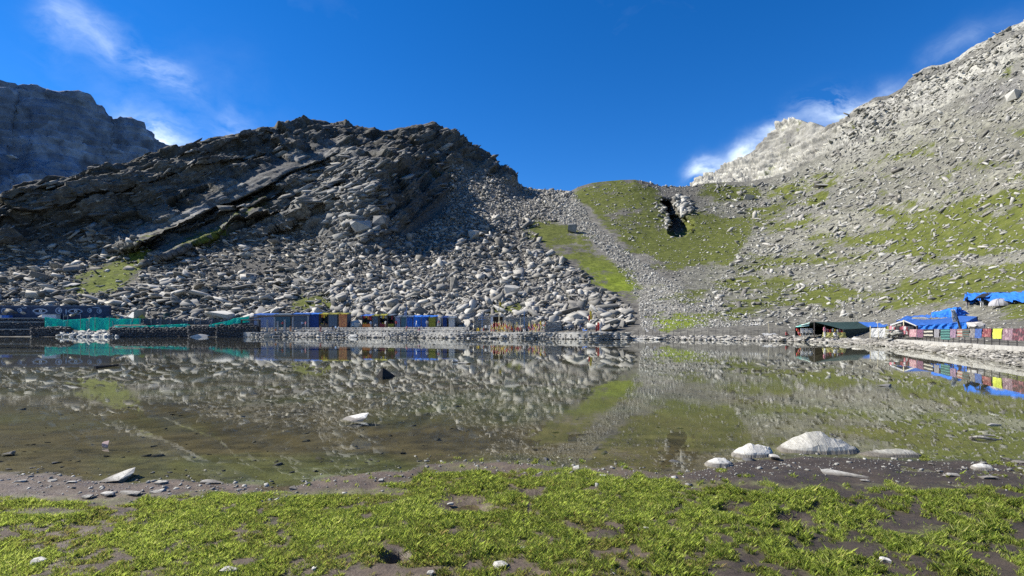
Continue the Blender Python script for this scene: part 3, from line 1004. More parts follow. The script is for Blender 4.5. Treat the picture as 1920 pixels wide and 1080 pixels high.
# bank of stones along the far shore
t = rng.random(5200)
bpx = 480 + t * 1500
bi = np.clip(np.searchsorted(cx, bpx), 0, NC - 1)
fr = rng.random(len(t)) ** 0.8
bY = YA[bi] - 0.6 * np.clip(YA[bi] / 100, .3, 1) + fr * (YB[bi] - YA[bi] + 1.2 * np.clip(YA[bi] / 100, .3, 1))
zz = np.clip(fr, 0, 1) * 0.55
s_px = power(len(t), 2.2, 11, 2.3) * np.where(bpx > 1650, 1.15, 1)
L = s_px * bY / F
size = np.stack([L * 1.5, L, L * .5], -1)
merge_rocks('bank_stones', np.stack([(bpx - 960) / F * bY, bY, zz + size[:, 2] * .2], -1), size, euler_mats(rng.normal(0, .2, len(t)), rng.normal(0, .2, len(t)), rng.random(len(t)) * 6.28),
            np.clip(rng.normal(.5, .25, len(t)), 0, 1), M['talus_dark'], 'pale stones heaped along the edge of the lake')

# the stones that show largest
def where(zone, q, s_):
    """label and group of one of the large stones, by what it lies beside"""
    px, py = q
    big = ('big ', '', 'smaller ')[s_]
    if zone == 'left':
        spot = 'above the painted wall' if px < 190 else 'above the large green net' if px < 300 else 'above the grey net fence' if px < 440 else 'above the pale blue stall' if px < 540 else 'above the open stall with yellow goods'
        hgt = 'high in the talus' if py < 520 else 'halfway up the talus' if py < 560 else 'low in the talus'
        return big + 'flat grey slab ' + hgt + ' ' + spot, 'slabs in the talus below the left cliff'
    if zone == 'middle':
        spot = 'above the navy and orange stalls' if px < 660 else 'above the open brown stall' if px < 740 else 'above the bright blue stalls' if px < 830 else 'above the last white stall' if px < 900 else 'above the flag bundles' if px < 1010 else 'above the dark figures' if px < 1100 else 'by the bright grass tongue'
        hgt = 'high in the boulder field' if py < 530 else 'halfway up the boulder field' if py < 575 else 'at the foot of the boulder field'
        return big + 'angular boulder ' + hgt + ' ' + spot, 'boulders in the field above the stalls'
    spot = 'above the rope fence' if px < 1490 else 'above the green tent' if px < 1640 else 'above the sunlit blue tent' if px < 1800 else 'above the crumpled blue tarpaulin'
    hgt = 'high on the right slope' if py < 380 else 'halfway up the right slope' if py < 500 else 'low on the right slope'
    return big + 'pale slab ' + hgt + ' ' + spot, 'slabs on the sunlit right slope'


BIG.sort(key=lambda b: -b[0])
VM = []
for i, (v, f) in enumerate(VAR):
    VM.append(np_mesh('boulder', v, f.reshape(-1), 3, [M['boulder']]))
for i, (s_, c, size, mt, zone, q_) in enumerate(BIG[:285]):
    o = bpy.data.objects.new('boulder', VM[i % len(VM)])
    COL.objects.link(o)
    m4 = Matrix([list(r) for r in mt]).to_4x4()
    o.matrix_world = Matrix.Translation(Vector(c)) @ m4 @ Matrix.Diagonal((*size, 1))
    lab, grp = where(zone, q_, min(2, i // 95))
    tag(o, lab, 'boulder', grp)
if len(BIG) > 285:
    b = BIG[285:]
    merge_rocks('lesser_boulders', np.array([q[1] for q in b]), np.array([q[2] for q in b]), np.array([q[3] for q in b]), rng.random(len(b)), M['talus_dark'], 'further boulders of the talus fields')


def lone_boulder(px, py, wpx, hpx, label, m=None, rz=0.0, seed=1, dY=0.0):
    p, nn, _, _ = on_slope(px, py)
    c = Vector(p[0])
    k = (c.y) / F
    rr = random.Random(seed)
    mb = MB()
    pts = []
    for _ in range(15):
        v = Vector((rr.gauss(0, 1), rr.gauss(0, 1), rr.gauss(0, 1))).normalized()
        v = Vector([math.copysign(abs(t_) ** 0.6, t_) for t_ in v]) * rr.uniform(.75, 1.05)
        pts.append(Vector((v.x * wpx * .52 * k, v.y * wpx * .42 * k, v.z * hpx * .55 * k)) + c + Vector((0, dY, hpx * .34 * k)))
    mb.hull(pts)
    o = mb.build('boulder', m or M['boulder'], loc=tuple(c))
    return tag(o, label, 'boulder', 'lone boulders that stand out on the slopes')


NOSE1 = stone_mat('nose_block', (0.09, 0.09, 0.085), (0.19, 0.187, 0.175), (0.34, 0.335, 0.31), 0.5, bump=.15)
lone_boulder(1070, 436, 24, 19, 'lone grey boulder standing on the grass slope below the saddle', NOSE1, seed=31)
lone_boulder(849, 545, 22, 34, 'tall upright pale boulder in the middle of the talus', seed=4)
lone_boulder(412, 600, 56, 20, 'broad pale rock behind the grey net fence', M['white_rock'], seed=5)
lone_boulder(887, 446, 26, 18, 'square block high on the scree below the summit', seed=6)
lone_boulder(1075, 532, 20, 17, 'dark sided boulder at the foot of the bright grass tongue', seed=7)
lone_boulder(958, 552, 34, 22, 'big grey boulder above the tall yellow pole', seed=8)
lone_boulder(1406, 374, 22, 14, 'white rock outcrop high on the slope right of the gully', M['white_rock'], seed=9)
lone_boulder(1545, 350, 40, 10, 'long white outcrop beside a green patch under the peak', M['white_rock'], seed=10)
lone_boulder(1905, 190, 30, 22, 'white block on the dark ledge near the top right', M['white_rock'], seed=12)
lone_boulder(668, 446, 46, 27, 'rounded pale block at the nose of the cliff', NOSE1, seed=13)
lone_boulder(708, 438, 34, 30, 'rounded grey block right at the end of the cliff nose', NOSE1, seed=14)
lone_boulder(640, 424, 30, 20, 'cracked pale block left on the cliff nose', NOSE1, seed=15)

def grass_density(px, py, X, Y):
    edge = np.interp(px, [-400, 0, 200, 400, 600, 700, 770, 800, 1090, 1160, 1250, 1320, 1500, 1700, 1920, 2400], [922, 926, 935, 918, 920, 905, 895, 872, 874, 886, 892, 905, 912, 908, 905, 905])
    n_big = fbm(X * 1.5, Y * 1.5, oct=3, seed=101)
    n_mid = fbm(X * 5, Y * 5, oct=3, seed=102)
    n_fine = fbm(X * 14, Y * 14, oct=2, seed=103)
    a = np.clip((py - edge + 10 * n_mid + 5 * n_fine) / 12, 0, 1)
    right = np.clip((px - 1150) / 350, 0, 1)
    thr = -0.50 + 0.42 * right
    d = np.clip((0.40 * n_big + 0.50 * n_mid + 0.85 * n_fine - thr) * 2.6, 0, 1) * a
    # little tufts standing in the mud ahead of the turf
    tuft = np.clip((n_fine - 0.42) * 4, 0, 1) * np.clip((py - edge + 34) / 18, 0, 1) * (n_mid > 0) * (px > 560)
    d = np.maximum(d, tuft * .7)
    for qx, qy, rx, ry in [(868, 945, 56, 20), (742, 1052, 26, 13), (1140, 1003, 30, 12), (690, 915, 90, 8), (1000, 925, 24, 10), (1365, 950, 26, 12), (1475, 968, 36, 12), (1720, 985, 60, 16), (90, 960, 70, 10)]:
        d = d * np.clip(((px - qx) / rx) ** 2 + ((py - qy) / ry) ** 2 - .5, 0.04, 1)
    return d, n_mid, n_big


# ------------------------------------------------------------------ near shore, lake bed, water
SH = [(-400, 900), (0, 893), (60, 893), (150, 897), (250, 906), (330, 898), (450, 903), (560, 908), (620, 895), (700, 884), (760, 884), (800, 872), (900, 868), (1000, 872), (1090, 880), (1200, 886), (1290, 886), (1330, 876), (1400, 862), (1500, 856),
      (1600, 858), (1700, 862), (1800, 862), (1920, 866), (2400, 866)]


def vary(lo, hi, inner, n_in, n_out):
    a = np.linspace(inner[0], inner[1], n_in)
    l_ = inner[0] - (inner[0] - lo) * np.linspace(1, 0, n_out, endpoint=False) ** 2.2
    h_ = inner[1] + (hi - inner[1]) * np.linspace(0, 1, n_out + 1)[1:] ** 2.2
    return np.concatenate([l_, a, h_])


gX = vary(-170, 170, (-7.2, 7.2), 340, 24)
gY = np.concatenate([-60 + 62 * np.linspace(0, 1, 14, endpoint=False) ** 0.6, np.linspace(2.0, 3.0, 16, endpoint=False), np.linspace(3.0, 7.6, 210, endpoint=False), 7.6 + 60 * np.linspace(0, 1, 46, endpoint=False) ** 2, np.linspace(67.6, 175, 14)])


def near_z(X, Y):
    """height of the near shore and the lake bed"""
    pxx = 960 + F * X / np.maximum(Y, 2.5)
    shY = F * EYE / (np.interp(pxx, [s[0] for s in SH], [s[1] for s in SH]) - HOR)
    d = shY - Y + 0.16 * fbm(X * 1.6, Y * 1.6, oct=3, seed=90)
    right = np.clip((pxx - 1250) / 250, 0, 1)
    land = 0.006 + 0.030 * d * (1 - 0.45 * right) + np.clip(d - 6, 0, 30) * 0.03
    wat = np.where(d > -12, 0.028 * d, -0.336 + 0.07 * (d + 12))
    z = np.where(d > 0, land, wat)
    b = fbm(X * 2.2, Y * 2.2, oct=3, seed=91) * 0.030 + fbm(X * 7, Y * 7, oct=4, seed=92) * 0.020
    z = z + b * np.clip((d + 0.25) / 0.5, 0.45, 1)
    z = np.maximum(z, -2.4)
    # puddles and a small pit
    for px, py, rw, rh, dp in PUD:
        p = P(px, py, F * (EYE - .05) / (py - HOR))
        wob_ = 1 + .55 * fbm(X * 9, Y * 9, oct=3, seed=93)
        z = z - dp * np.exp(-((((X - p.x) / rw) ** 2 + ((Y - p.y) / rh) ** 2) * wob_ ** 2) ** 1.3)
    return z, d


PUD = [(870, 948, .22, .20, .075), (1365, 948, .10, .10, .075), (1475, 968, .17, .10, .07), (1000, 925, .16, .08, .06), (740, 1052, .065, .07, .22), (1180, 1000, .09, .08, .05), (1420, 1010, .10, .06, .05), (1290, 905, .3, .08, .02)]
GXX, GYY = np.meshgrid(gX, gY)
gz, gd = near_z(GXX, GYY)
pxx = 960 + F * GXX / np.maximum(GYY, 2.5)
pyy = HOR + F * EYE / np.maximum(GYY, 2.0)
n1 = fbm(GXX * 3, GYY * 3, oct=4, seed=95)
n2 = fbm(GXX * 9, GYY * 9, oct=3, seed=96)
mud = np.array([0.088, 0.066, 0.048])
dark_mud = np.array([0.042, 0.032, 0.024])
bedc = np.array([0.076, 0.063, 0.036])
olive = np.array([0.072, 0.080, 0.030])
right = np.clip((pxx - 1150) / 260, 0, 1)[..., None]
c = mud * (1 - right) + dark_mud * right
c = c * (1 + 0.35 * n1 + 0.25 * n2)[..., None]
k = np.clip((fbm(GXX * .5, GYY * .5, oct=3, seed=97) + .2) * 1.6, 0, 1)[..., None]
bstreak = fbm(GXX * 1.8 + GYY * .6, GYY * 6, oct=4, seed=98)
bc = (bedc * (1 - k) + olive * k) * (1 + 0.4 * n2 + 0.3 * n1 + .7 * bstreak)[..., None]
wl = np.clip((gd + 0.05) / 0.12, 0, 1)[..., None]
c = c * wl + bc * (1 - wl)
turf_d = grass_density(pxx, pyy, GXX, GYY)[0] * (GYY > 1.9)
c = c * (1 - .65 * turf_d[..., None]) + .65 * turf_d[..., None] * np.array([0.12, 0.125, 0.045]) * (1 + .4 * n2)[..., None]
c = np.clip(c, 0.008, 1)
ii = np.arange(GXX.size).reshape(GXX.shape)
q = np.stack([ii[:-1, :-1], ii[:-1, 1:], ii[1:, 1:], ii[1:, :-1]], -1).reshape(-1)
mg, n, b = new_mat('mud')
g_ = n.n('ShaderNodeNewGeometry')
a_ = n.n('ShaderNodeAttribute', attribute_name='Col')
f1 = n.noise(g_.outputs['Position'], 38, 8, 0.7)
n.l.new(n.mix(1.0, a_.outputs['Color'], n.ramp(f1, [(0.3, (0.55, 0.55, 0.55)), (0.7, (1.4, 1.4, 1.38))]), 'MULTIPLY'), b.inputs['Base Color'])
n.l.new(n.ramp(n.noise(g_.outputs['Position'], 4, 4), [(0.35, (0.42, 0.42, 0.42)), (0.62, (0.85, 0.85, 0.85))]), b.inputs['Roughness'])
b.inputs['Specular IOR Level'].default_value = 0.35
bp = n.n('ShaderNodeBump')
bp.inputs['Strength'].default_value = 0.9
bp.inputs['Distance'].default_value = 0.012
n.l.new(f1, bp.inputs['Height'])
n.l.new(bp.outputs[0], b.inputs['Normal'])
me = np_mesh('ground', np.stack([GXX, GYY, gz], -1).reshape(-1, 3), q, 4, [mg], {'Col': ('FLOAT_COLOR', np.concatenate([c, np.ones(c.shape[:2] + (1,))], -1))}, smooth=True)
tag(link('ground', me), 'muddy near shore running down into the lake bed', None, None, 'structure')

wm = bpy.data.materials.new('lake_water')
wm.use_nodes = True
n = NT(wm.node_tree)
wm.node_tree.nodes.remove(wm.node_tree.nodes['Principled BSDF'])
g_ = n.n('ShaderNodeNewGeometry')
mp1 = n.n('ShaderNodeMapping')
n.l.new(g_.outputs['Position'], mp1.inputs['Vector'])
mp1.inputs['Scale'].default_value = (0.55, 1.0, 1.0)
mp1.inputs['Rotation'].default_value = (0, 0, R(14))
wa = n.noise(mp1.outputs[0], 5.0, 3, 0.5, 0.5)
wb = n.noise(mp1.outputs[0], 0.9, 3, 0.5, 0.3)
breeze = n.m('MULTIPLY', n.m('SUBTRACT', n.noise(g_.outputs['Position'], 0.07, 2), 0.46, clamp=True), 9.0, clamp=True)   # patches of breeze
wc = n.noise(mp1.outputs[0], 11.0, 2, 0.5, 0.6)
hgt = n.m('ADD', n.m('MULTIPLY', wa, n.m('ADD', 0.16, n.m('MULTIPLY', breeze, 0.45))), n.m('ADD', n.m('MULTIPLY', wb, 0.8), n.m('MULTIPLY', n.m('MULTIPLY', wc, breeze), 0.22)))
bp = n.n('ShaderNodeBump')
bp.inputs['Strength'].default_value = 1.0
bp.inputs['Distance'].default_value = 0.0009
n.l.new(hgt, bp.inputs['Height'])
# Schlick's reflectance of water, the same from either side, so that sunlight reaches the bed
dt = n.n('ShaderNodeVectorMath', operation='DOT_PRODUCT')
n.l.new(g_.outputs['Normal'], dt.inputs[0])
n.l.new(g_.outputs['Incoming'], dt.inputs[1])
cosi = n.m('ABSOLUTE', dt.outputs['Value'])
fres = n.m('ADD', 0.02, n.m('MULTIPLY', n.m('POWER', n.m('SUBTRACT', 1.0, cosi, clamp=True), 5.0), 0.98), clamp=True)
gl = n.n('ShaderNodeBsdfGlossy')
gl.inputs['Color'].default_value = (0.93, 0.95, 0.94, 1)
gl.inputs['Roughness'].default_value = 0.0
n.l.new(bp.outputs[0], gl.inputs['Normal'])
tr = n.n('ShaderNodeBsdfTransparent')
tr.inputs['Color'].default_value = (0.90, 0.89, 0.76, 1)
mx = n.n('ShaderNodeMixShader')
n.l.new(fres, mx.inputs[0])
n.l.new(tr.outputs[0], mx.inputs[1])
n.l.new(gl.outputs[0], mx.inputs[2])
n.l.new(mx.outputs[0], wm.node_tree.nodes['Material Output'].inputs[0])
mb = MB()
mb.add([(-260, -30, 0), (260, -30, 0), (260, 172, 0), (-260, 172, 0)], [(0, 1, 2, 3)])
tag(mb.build('water', wm), 'still lake water mirroring the slopes', None, None, 'structure')

# ------------------------------------------------------------------ grass of the near shore
NB = 1350000
yy = np.sqrt(rng.random(NB) * (7.2 ** 2 - 2.2 ** 2) + 2.2 ** 2)
xx = (rng.random(NB) * 2 - 1) * (1.02 * yy + 0.8)
bpx_ = 960 + F * xx / yy
bpy_ = HOR + F * (EYE - 0.06) / yy
dn, nmid, nbig = grass_density(bpx_, bpy_, xx, yy)
keep = (rng.random(NB) < dn) & (yy > 2.2)
tall = np.array([(1352, 877, 10, 5), (1733, 852, 8, 5), (1865, 860, 14, 4), (1895, 862, 10, 4), (810, 880, 16, 8), (840, 884, 20, 8)])
for a0, b0, ra, rb in tall:
    keep |= (((bpx_ - a0) / ra) ** 2 + ((bpy_ - b0) / rb) ** 2 < 1)
xx, yy, nmid, nbig, bpx_, dn = xx[keep], yy[keep], nmid[keep], nbig[keep], bpx_[keep], dn[keep]
N = len(xx)
zz, dd = near_z(xx, yy)
rightw = np.clip((bpx_ - 1150) / 350, 0, 1)
H = (0.012 + 0.022 * rng.random(N) + 0.024 * np.clip(nmid + .2, 0, 1)) * (1 + 1.0 * rightw) * (0.6 + 0.55 * np.clip(dn, 0, 1)) * (1 + .4 * (rng.random(N) > .94)) * (1 - .22 * rightw)
H *= np.where((bpx_ > 770) & (bpx_ < 1200), 1.2, 1.0)
# blades fan out of small tufts
cell = np.where(rng.random(N) < .5, .035, .06)
ix, iy = np.floor(xx / cell).astype(np.int64), np.floor(yy / cell).astype(np.int64)
tcx = (ix + .5 + .5 * _hash(ix, iy, ix * 0, 7)) * cell
tcy = (iy + .5 + .5 * _hash(ix, iy, ix * 0, 8)) * cell
pull = 0.10 + 0.45 * rightw
ox, oy = xx - tcx, yy - tcy
xx, yy = tcx + ox * (1 - pull), tcy + oy * (1 - pull)
ang = np.arctan2(oy, ox) + rng.normal(0, .7, N)
lean = H * (0.15 + 0.75 * rng.random(N) ** 1.3)
wd = (0.0013 + 0.0016 * rng.random(N)) * (1 - .2 * rightw)
dxy = np.stack([np.cos(ang), np.sin(ang)], -1)
px_ = np.stack([-np.sin(ang), np.cos(ang)], -1)
base_ = np.stack([xx, yy], -1)
v = np.zeros((N, 4, 3))
for j, (t_, wf) in enumerate([(0, .8), (.5, -1), (1, 0), (.5, 1)]):
    v[:, j, :2] = base_ + px_ * (wd * wf)[:, None] + dxy * (lean * t_ ** 1.7)[:, None]
    v[:, j, 2] = zz - 0.004 + H * (t_ - 0.18 * t_ * t_)
kk = np.arange(N) * 4
tri = np.stack([kk, kk + 1, kk + 2, kk, kk + 2, kk + 3], -1).reshape(-1)
tn = np.clip(0.5 + 0.3 * nbig + 0.25 * nmid + rng.normal(0, .2, N), 0, 1)
gm, n, b = new_mat('grass')
at = n.n('ShaderNodeAttribute', attribute_name='tint')
gc = n.ramp(at.outputs['Fac'], [(0.0, (0.34, 0.27, 0.11)), (0.22, (0.25, 0.25, 0.06)), (0.5, (0.34, 0.42, 0.075)), (0.75, (0.45, 0.54, 0.10)), (1.0, (0.58, 0.57, 0.21))])
n.l.new(gc, b.inputs['Base Color'])
b.inputs['Roughness'].default_value = 0.5
b.inputs['Specular IOR Level'].default_value = 0.3
tl = n.n('ShaderNodeBsdfTranslucent')
n.l.new(gc, tl.inputs[0])
mxs = n.n('ShaderNodeMixShader')
mxs.inputs[0].default_value = 0.5
n.l.new(b.outputs[0], mxs.inputs[1])
n.l.new(tl.outputs[0], mxs.inputs[2])
n.l.new(mxs.outputs[0], gm.node_tree.nodes['Material Output'].inputs[0])
me = np_mesh('grass', v.reshape(-1, 3), tri, 3, [gm], {'tint': ('FLOAT', np.repeat(tn, 4))})
tag(link('grass', me), 'short bright green grass growing on the muddy near shore', None, None, 'stuff')


# ------------------------------------------------------------------ stones of the near shore
def gz_at(px, py):
    Y = F * EYE / (py - HOR)
    for _ in range(3):
        X = (px - 960) / F * Y
        z_ = float(near_z(np.array([X]), np.array([Y]))[0][0])
        z_ = max(z_, -0.02)
        Y = F * (EYE - z_) / (py - HOR)
    return Vector(((px - 960) / F * Y, Y, z_))


def dome_rock(px, py, wpx, prof, depth, label, m='white_rock', seed=0, skew=0.0, name='rock', cat='rock', group=None, nu=17, nv=8, rough_=.07, back=0.0):
    """a half buried rock; prof: (u, height in metres) along its length"""
    c = gz_at(px, py)
    wd_ = wpx * (c.y + depth * .4) / F
    c.x *= (c.y + depth * .4) / c.y
    us = np.linspace(0, 1, nu + 1)
    h = np.interp(us, [p_[0] for p_ in prof], [p_[1] for p_ in prof])
    mb = MB()
    vs, fs = [], []
    hm = max(h)
    for j in range(nv + 1):
        v_ = -1 + 2 * j / nv
        for i in range(nu + 1):
            u = us[i]
            e = (1 - abs(2 * u - 1) ** 3.0)
            yv = v_ * depth * (0.35 + 0.65 * e) * (0.5)
            cr = 1 - abs(v_ - back) ** 1.45 / (1 + abs(back)) ** 1.45
            zz_ = h[i] * max(cr, 0) ** 0.75
            X = c.x + (u - .5) * wd_ + skew * v_ * depth
            nz_ = rough_ * hm * float(fbm(np.array([u * 9 + seed]), np.array([v_ * 4.0]), oct=3, seed=seed)[0]) * 2
            vs.append((X + nz_, c.y + depth * .5 + yv + nz_, c.z + zz_ + (nz_ if 0 < j < nv else 0) - (0.03 if j in (0, nv) else 0) - (0.03 if i in (0, nu) else 0)))
    for j in range(nv):
        for i in range(nu):
            a = j * (nu + 1) + i
            fs.append((a, a + 1, a + nu + 2, a + nu + 1))
    mb.add(vs, fs)
    o = mb.build(name, M[m] if isinstance(m, str) else m, loc=(c.x, c.y + depth * .5, c.z), smooth=False)
    return tag(o, label, cat, group)


def hull_rock(pts, label, m='white_rock', name='rock', cat='rock', group=None):
    mb = MB()
    mb.hull([Vector(p) for p in pts])
    c = sum((Vector(p) for p in pts), Vector()) / len(pts)
    c.z = min(p[2] for p in pts)
    return tag(mb.build(name, M[m] if isinstance(m, str) else m, loc=tuple(c)), label, cat, group)


def chip(px, py, wpx, hpx, label, seed=0, m='white_rock', group='small stones on the near shore', tall_=0.35, rz=0.0, sink=0.25):
    """a small angular stone; hpx is how high it looks in the photograph"""
    c = gz_at(px, py)
    k_ = c.y / F
    rr = random.Random(seed * 31 + 5)
    dep = max(hpx * k_ * 2.0, wpx * k_ * .35)
    mb = MB()
    pts = []
    for _ in range(14):
        v_ = Vector((rr.gauss(0, 1), rr.gauss(0, 1), rr.gauss(0, 1))).normalized()
        v_ = Vector([math.copysign(abs(t_) ** .6, t_) for t_ in v_])
        p = Matrix.Rotation(rz, 3, 'Z') @ Vector((v_.x * wpx * k_ * .5, v_.y * dep * .5, 0))
        pts.append(c + Vector((p.x, p.y, (v_.z * .5 + .5 - sink) * hpx * k_ * (0.5 + tall_))))
    mb.hull(pts)
    return tag(mb.build('stone', M[m] if isinstance(m, str) else m, loc=tuple(c)), label, 'stone', group)


NG = 'large rocks at the edge of the mud'
dome_rock(1538, 853, 160, [(0, .0), (.08, .045), (.24, .15), (.36, .215), (.44, .23), (.54, .222), (.66, .17), (.84, .075), (1, .0)], .62, 'largest smooth domed white rock at the water edge on the right', 'streak_rock', 3, skew=.05, group=NG)
dome_rock(1413, 860, 84, [(0, .0), (.1, .05), (.35, .13), (.48, .155), (.6, .135), (.75, .12), (.88, .10), (1, .01)], .40, 'peaked pale rock left of the largest domed rock', 'streak_rock', 8, skew=.08, group=NG, rough_=.06)
dome_rock(1350, 878, 56, [(0, .0), (.15, .06), (.4, .095), (.7, .085), (.9, .04), (1, 0)], .26, 'rounded white rock nearest the grass, first of the row', 'white_rock', 12, group=NG, rough_=.05)
dome_rock(1674, 860, 110, [(0, .0), (.1, .03), (.4, .07), (.6, .085), (.82, .075), (1, .0)], .36, 'long low pale rock right of the largest domed rock', 'streak_rock', 17, skew=-.12, group=NG)
dome_rock(1846, 884, 42, [(0, .0), (.12, .05), (.4, .065), (.75, .055), (1, .0)], .2, 'rounded white rock alone on the mud near the right edge', 'white_rock', 23, group=NG)
# the tilted slab on the left
hull_rock([PX(179, 5.55, .015), PX(196, 5.62, .03), P(240, 880, 6.0), P(254, 876, 5.85), P(251, 886, 5.76), P(222, 901, 5.55), PX(228, 5.62, -.02), PX(190, 5.72, -.02), P(215, 889, 5.95)],
          'sharp white slab tilted up out of the mud on the left', 'white_rock')
CH = [(1452, 862, 17, 15, 'small white stone leaning on the peaked rock'), (303, 907, 28, 9, 'flat white stone right of the tilted slab'), (396, 906, 46, 10, 'flat white stone at the water edge, largest right of the tilted slab'),
      (297, 924, 26, 12, 'white stone below the flat stone, at the grass edge'), (245, 926, 48, 9, 'long flat stone half sunk in the grass edge'), (203, 928, 28, 9, 'broken pale stone left of the long flat stone'),
      (165, 933, 26, 8, 'pale stone at the grass edge, left end of its row'), (552, 917, 18, 9, 'small white stone alone on dark mud at the water edge'), (14, 852, 22, 11, 'white stone standing in shallow water at the left edge'),
      (135, 905, 18, 5, 'grey flat stone left of the tilted slab'), (40, 903, 22, 6, 'flat grey stone on mud at the far left'), (98, 902, 16, 6, 'little grey stone between two flat ones on the left mud'),
      (1082, 881, 17, 13, 'white triangular stone at the tip of the grass'), (1131, 893, 15, 5, 'thin white chip behind the triangular stone'), (714, 902, 13, 7, 'white stone on mud beside the grass bay'),
      (753, 893, 9, 5, 'tiny pale stone at the corner of the grass bay'), (845, 946, 14, 5, 'flat grey stone inside the muddy hollow'), (668, 838, 8, 4, 'dark chip in the brown shallows'), (755, 850, 12, 5, 'olive stone under the shallows'),
      (1622, 903, 19, 6, 'short white chip under the long white slab'), (1783, 892, 34, 8, 'forked white stone on the dark mud'), (1853, 897, 32, 8, 'flat white stone under the round white rock'), (1751, 872, 18, 6, 'bent white chip on the dark mud'),
      (1805, 880, 22, 4, 'thin white stone left of the round white rock'), (1762, 884, 12, 4, 'tiny white chip beside the forked stone'), (1910, 868, 28, 7, 'white stone at the right edge on the mud'), (1885, 862, 16, 6, 'white stone beside a grass tuft in the mud'),
      (1790, 928, 16, 7, 'round white stone in thin grass on the right'), (1798, 951, 12, 5, 'white pebble in thin grass below the round one'), (1900, 941, 26, 5, 'flat pale stone in grass at the right edge'), (1795, 984, 22, 8, 'grey stone in a bare muddy patch'),
      (68, 1058, 32, 16, 'white stone lying in the grass at lower left'), (430, 1073, 32, 15, 'white stone in the grass at the bottom left of centre'), (938, 1062, 28, 13, 'white stone in the grass by the small pit'), (843, 1023, 20, 6, 'pale flat chip in the grass above the small pit'),
      (802, 1006, 15, 9, 'pale broken stone in the grass behind the pit'), (975, 1028, 20, 6, 'thin pale chip in the middle of the grass'), (1660, 1054, 18, 12, 'pale leaning stone in the lower right grass'), (808, 1076, 14, 9, 'white stone at the bottom edge beside the pit'),
      (1587, 1055, 12, 6, 'tiny white stone left of the leaning one'), (1212, 992, 12, 6, 'white pebble in the right hand turf'), (590, 1068, 10, 8, 'white chip in the lower left turf'), (1147, 1074, 14, 8, 'pale stone at the bottom edge of the turf')]
for i, a in enumerate(CH):
    chip(a[0], a[1], a[2], a[3], a[4], seed=i + 1, m='wet_rock' if ('dark chip' in a[4] or 'olive' in a[4]) else ('boulder' if 'grey' in a[4] else 'white_rock'), rz=random.uniform(-.3, .3))
c0, c1 = gz_at(1545, 889), gz_at(1632, 897)
hull_rock([c0 + Vector((0, 0, .0)), c0 + Vector((0.01, .09, .03)), c0 + Vector((.1, .1, .035)), c0.lerp(c1, .5) + Vector((0, .09, .03)), c1 + Vector((0, .02, .012)), c1 + Vector((.01, 0, -.02)), c0.lerp(c1, .5) + Vector((0, -.01, .01)), c0 + Vector((0, -.01, -.02))],
          'long thin white slab lying on the dark mud', 'white_rock')


def water_pt(px, py, z=0.0):
    Y = F * (EYE - z) / (py - HOR)
    return Vector(((px - 960) / F * Y, Y, z))


# stones and wood standing in the lake
c = water_pt(718, 706)
k_ = c.y / F
hull_rock([c + Vector((-17 * k_, .0, -.1)), c + Vector((17 * k_, .1, -.1)), c + Vector((-2 * k_, .12, 16 * k_)), c + Vector((2 * k_, .3, 13 * k_)), c + Vector((0, .8, -.1)), c + Vector((9 * k_, .2, 7 * k_)), c + Vector((22 * k_, .15, 0.0)), c + Vector((0, -.1, -.1))],
          'black pyramid shaped rock rising from the still lake', 'wet_rock')
c = water_pt(660, 789)
k_ = c.y / F
hull_rock([c + Vector((-28 * k_, .1, -.02)), c + Vector((20 * k_, .12, 9 * k_)), c + Vector((26 * k_, .2, 12 * k_)), c + Vector((24 * k_, .05, 4 * k_)), c + Vector((-6 * k_, -.06, -.02)), c + Vector((18 * k_, .0, -.02)), c + Vector((-20 * k_, .3, 3 * k_)), c + Vector((10 * k_, .4, 8 * k_)), c + Vector((10 * k_, .4, -.05))],
          'flat stone with a bright top and dark underside in the shallows', 'white_rock')
for (px, py, wp, hp, lab, mt_) in [(200, 837, 16, 11, 'small pinkish stone sticking out of the brown shallows', pmat('pink_stone', (.55, .40, .34), (.30, .2, .17), 30)), (852, 679, 14, 7, 'little pale stone above the water behind the black pyramid rock', 'white_rock'),
                                   (1812, 808, 12, 4, 'small flat white stone in the water near the ring of white wood', 'white_rock'), (1862, 797, 30, 4, 'dark flat stone just above the water on the right', 'boulder'), (1657, 724, 30, 5, 'long pale stone breaking the reflection of the right slope', 'boulder'),
                                   (870, 682, 26, 3, 'flat pale stone beside the little pale one in the lake', 'boulder')]:
    c = water_pt(px, py)
    k_ = c.y / F
    rr = random.Random(px)
    hull_rock([c + Vector((rr.uniform(-.5, .5) * wp * k_, rr.uniform(-.4, .4) * wp * k_ * .7, rr.uniform(-.4, 1) * hp * k_)) for _ in range(14)], lab, mt_, 'stone', 'stone')
mb = MB()
a0, a1 = water_pt(178, 690), water_pt(222, 687)
mb.tube(a0 + Vector((0, 0, .02)), a1 + Vector((0, 0, .06)), .07, 7, .04)
tag(mb.build('log', M['wet_rock'], loc=tuple(a0)), 'dark wet log floating on the lake before the green nets', 'log')
mb = MB()
c = water_pt(1848, 822)
k_ = c.y / F
pts = [c + Vector((math.cos(t_) * 27 * k_, math.sin(t_) * .10, .012 + .02 * math.sin(t_ * 2))) for t_ in np.linspace(0.5, 6.2, 15)]
for a, b2 in zip(pts[:-1], pts[1:]):
    mb.tube(a, b2, .022 if a.x < c.x else .014, 6)
tag(mb.build('driftwood', M['white_rock'], loc=tuple(c)), 'white curved piece of driftwood floating in the lake on the right', 'driftwood')

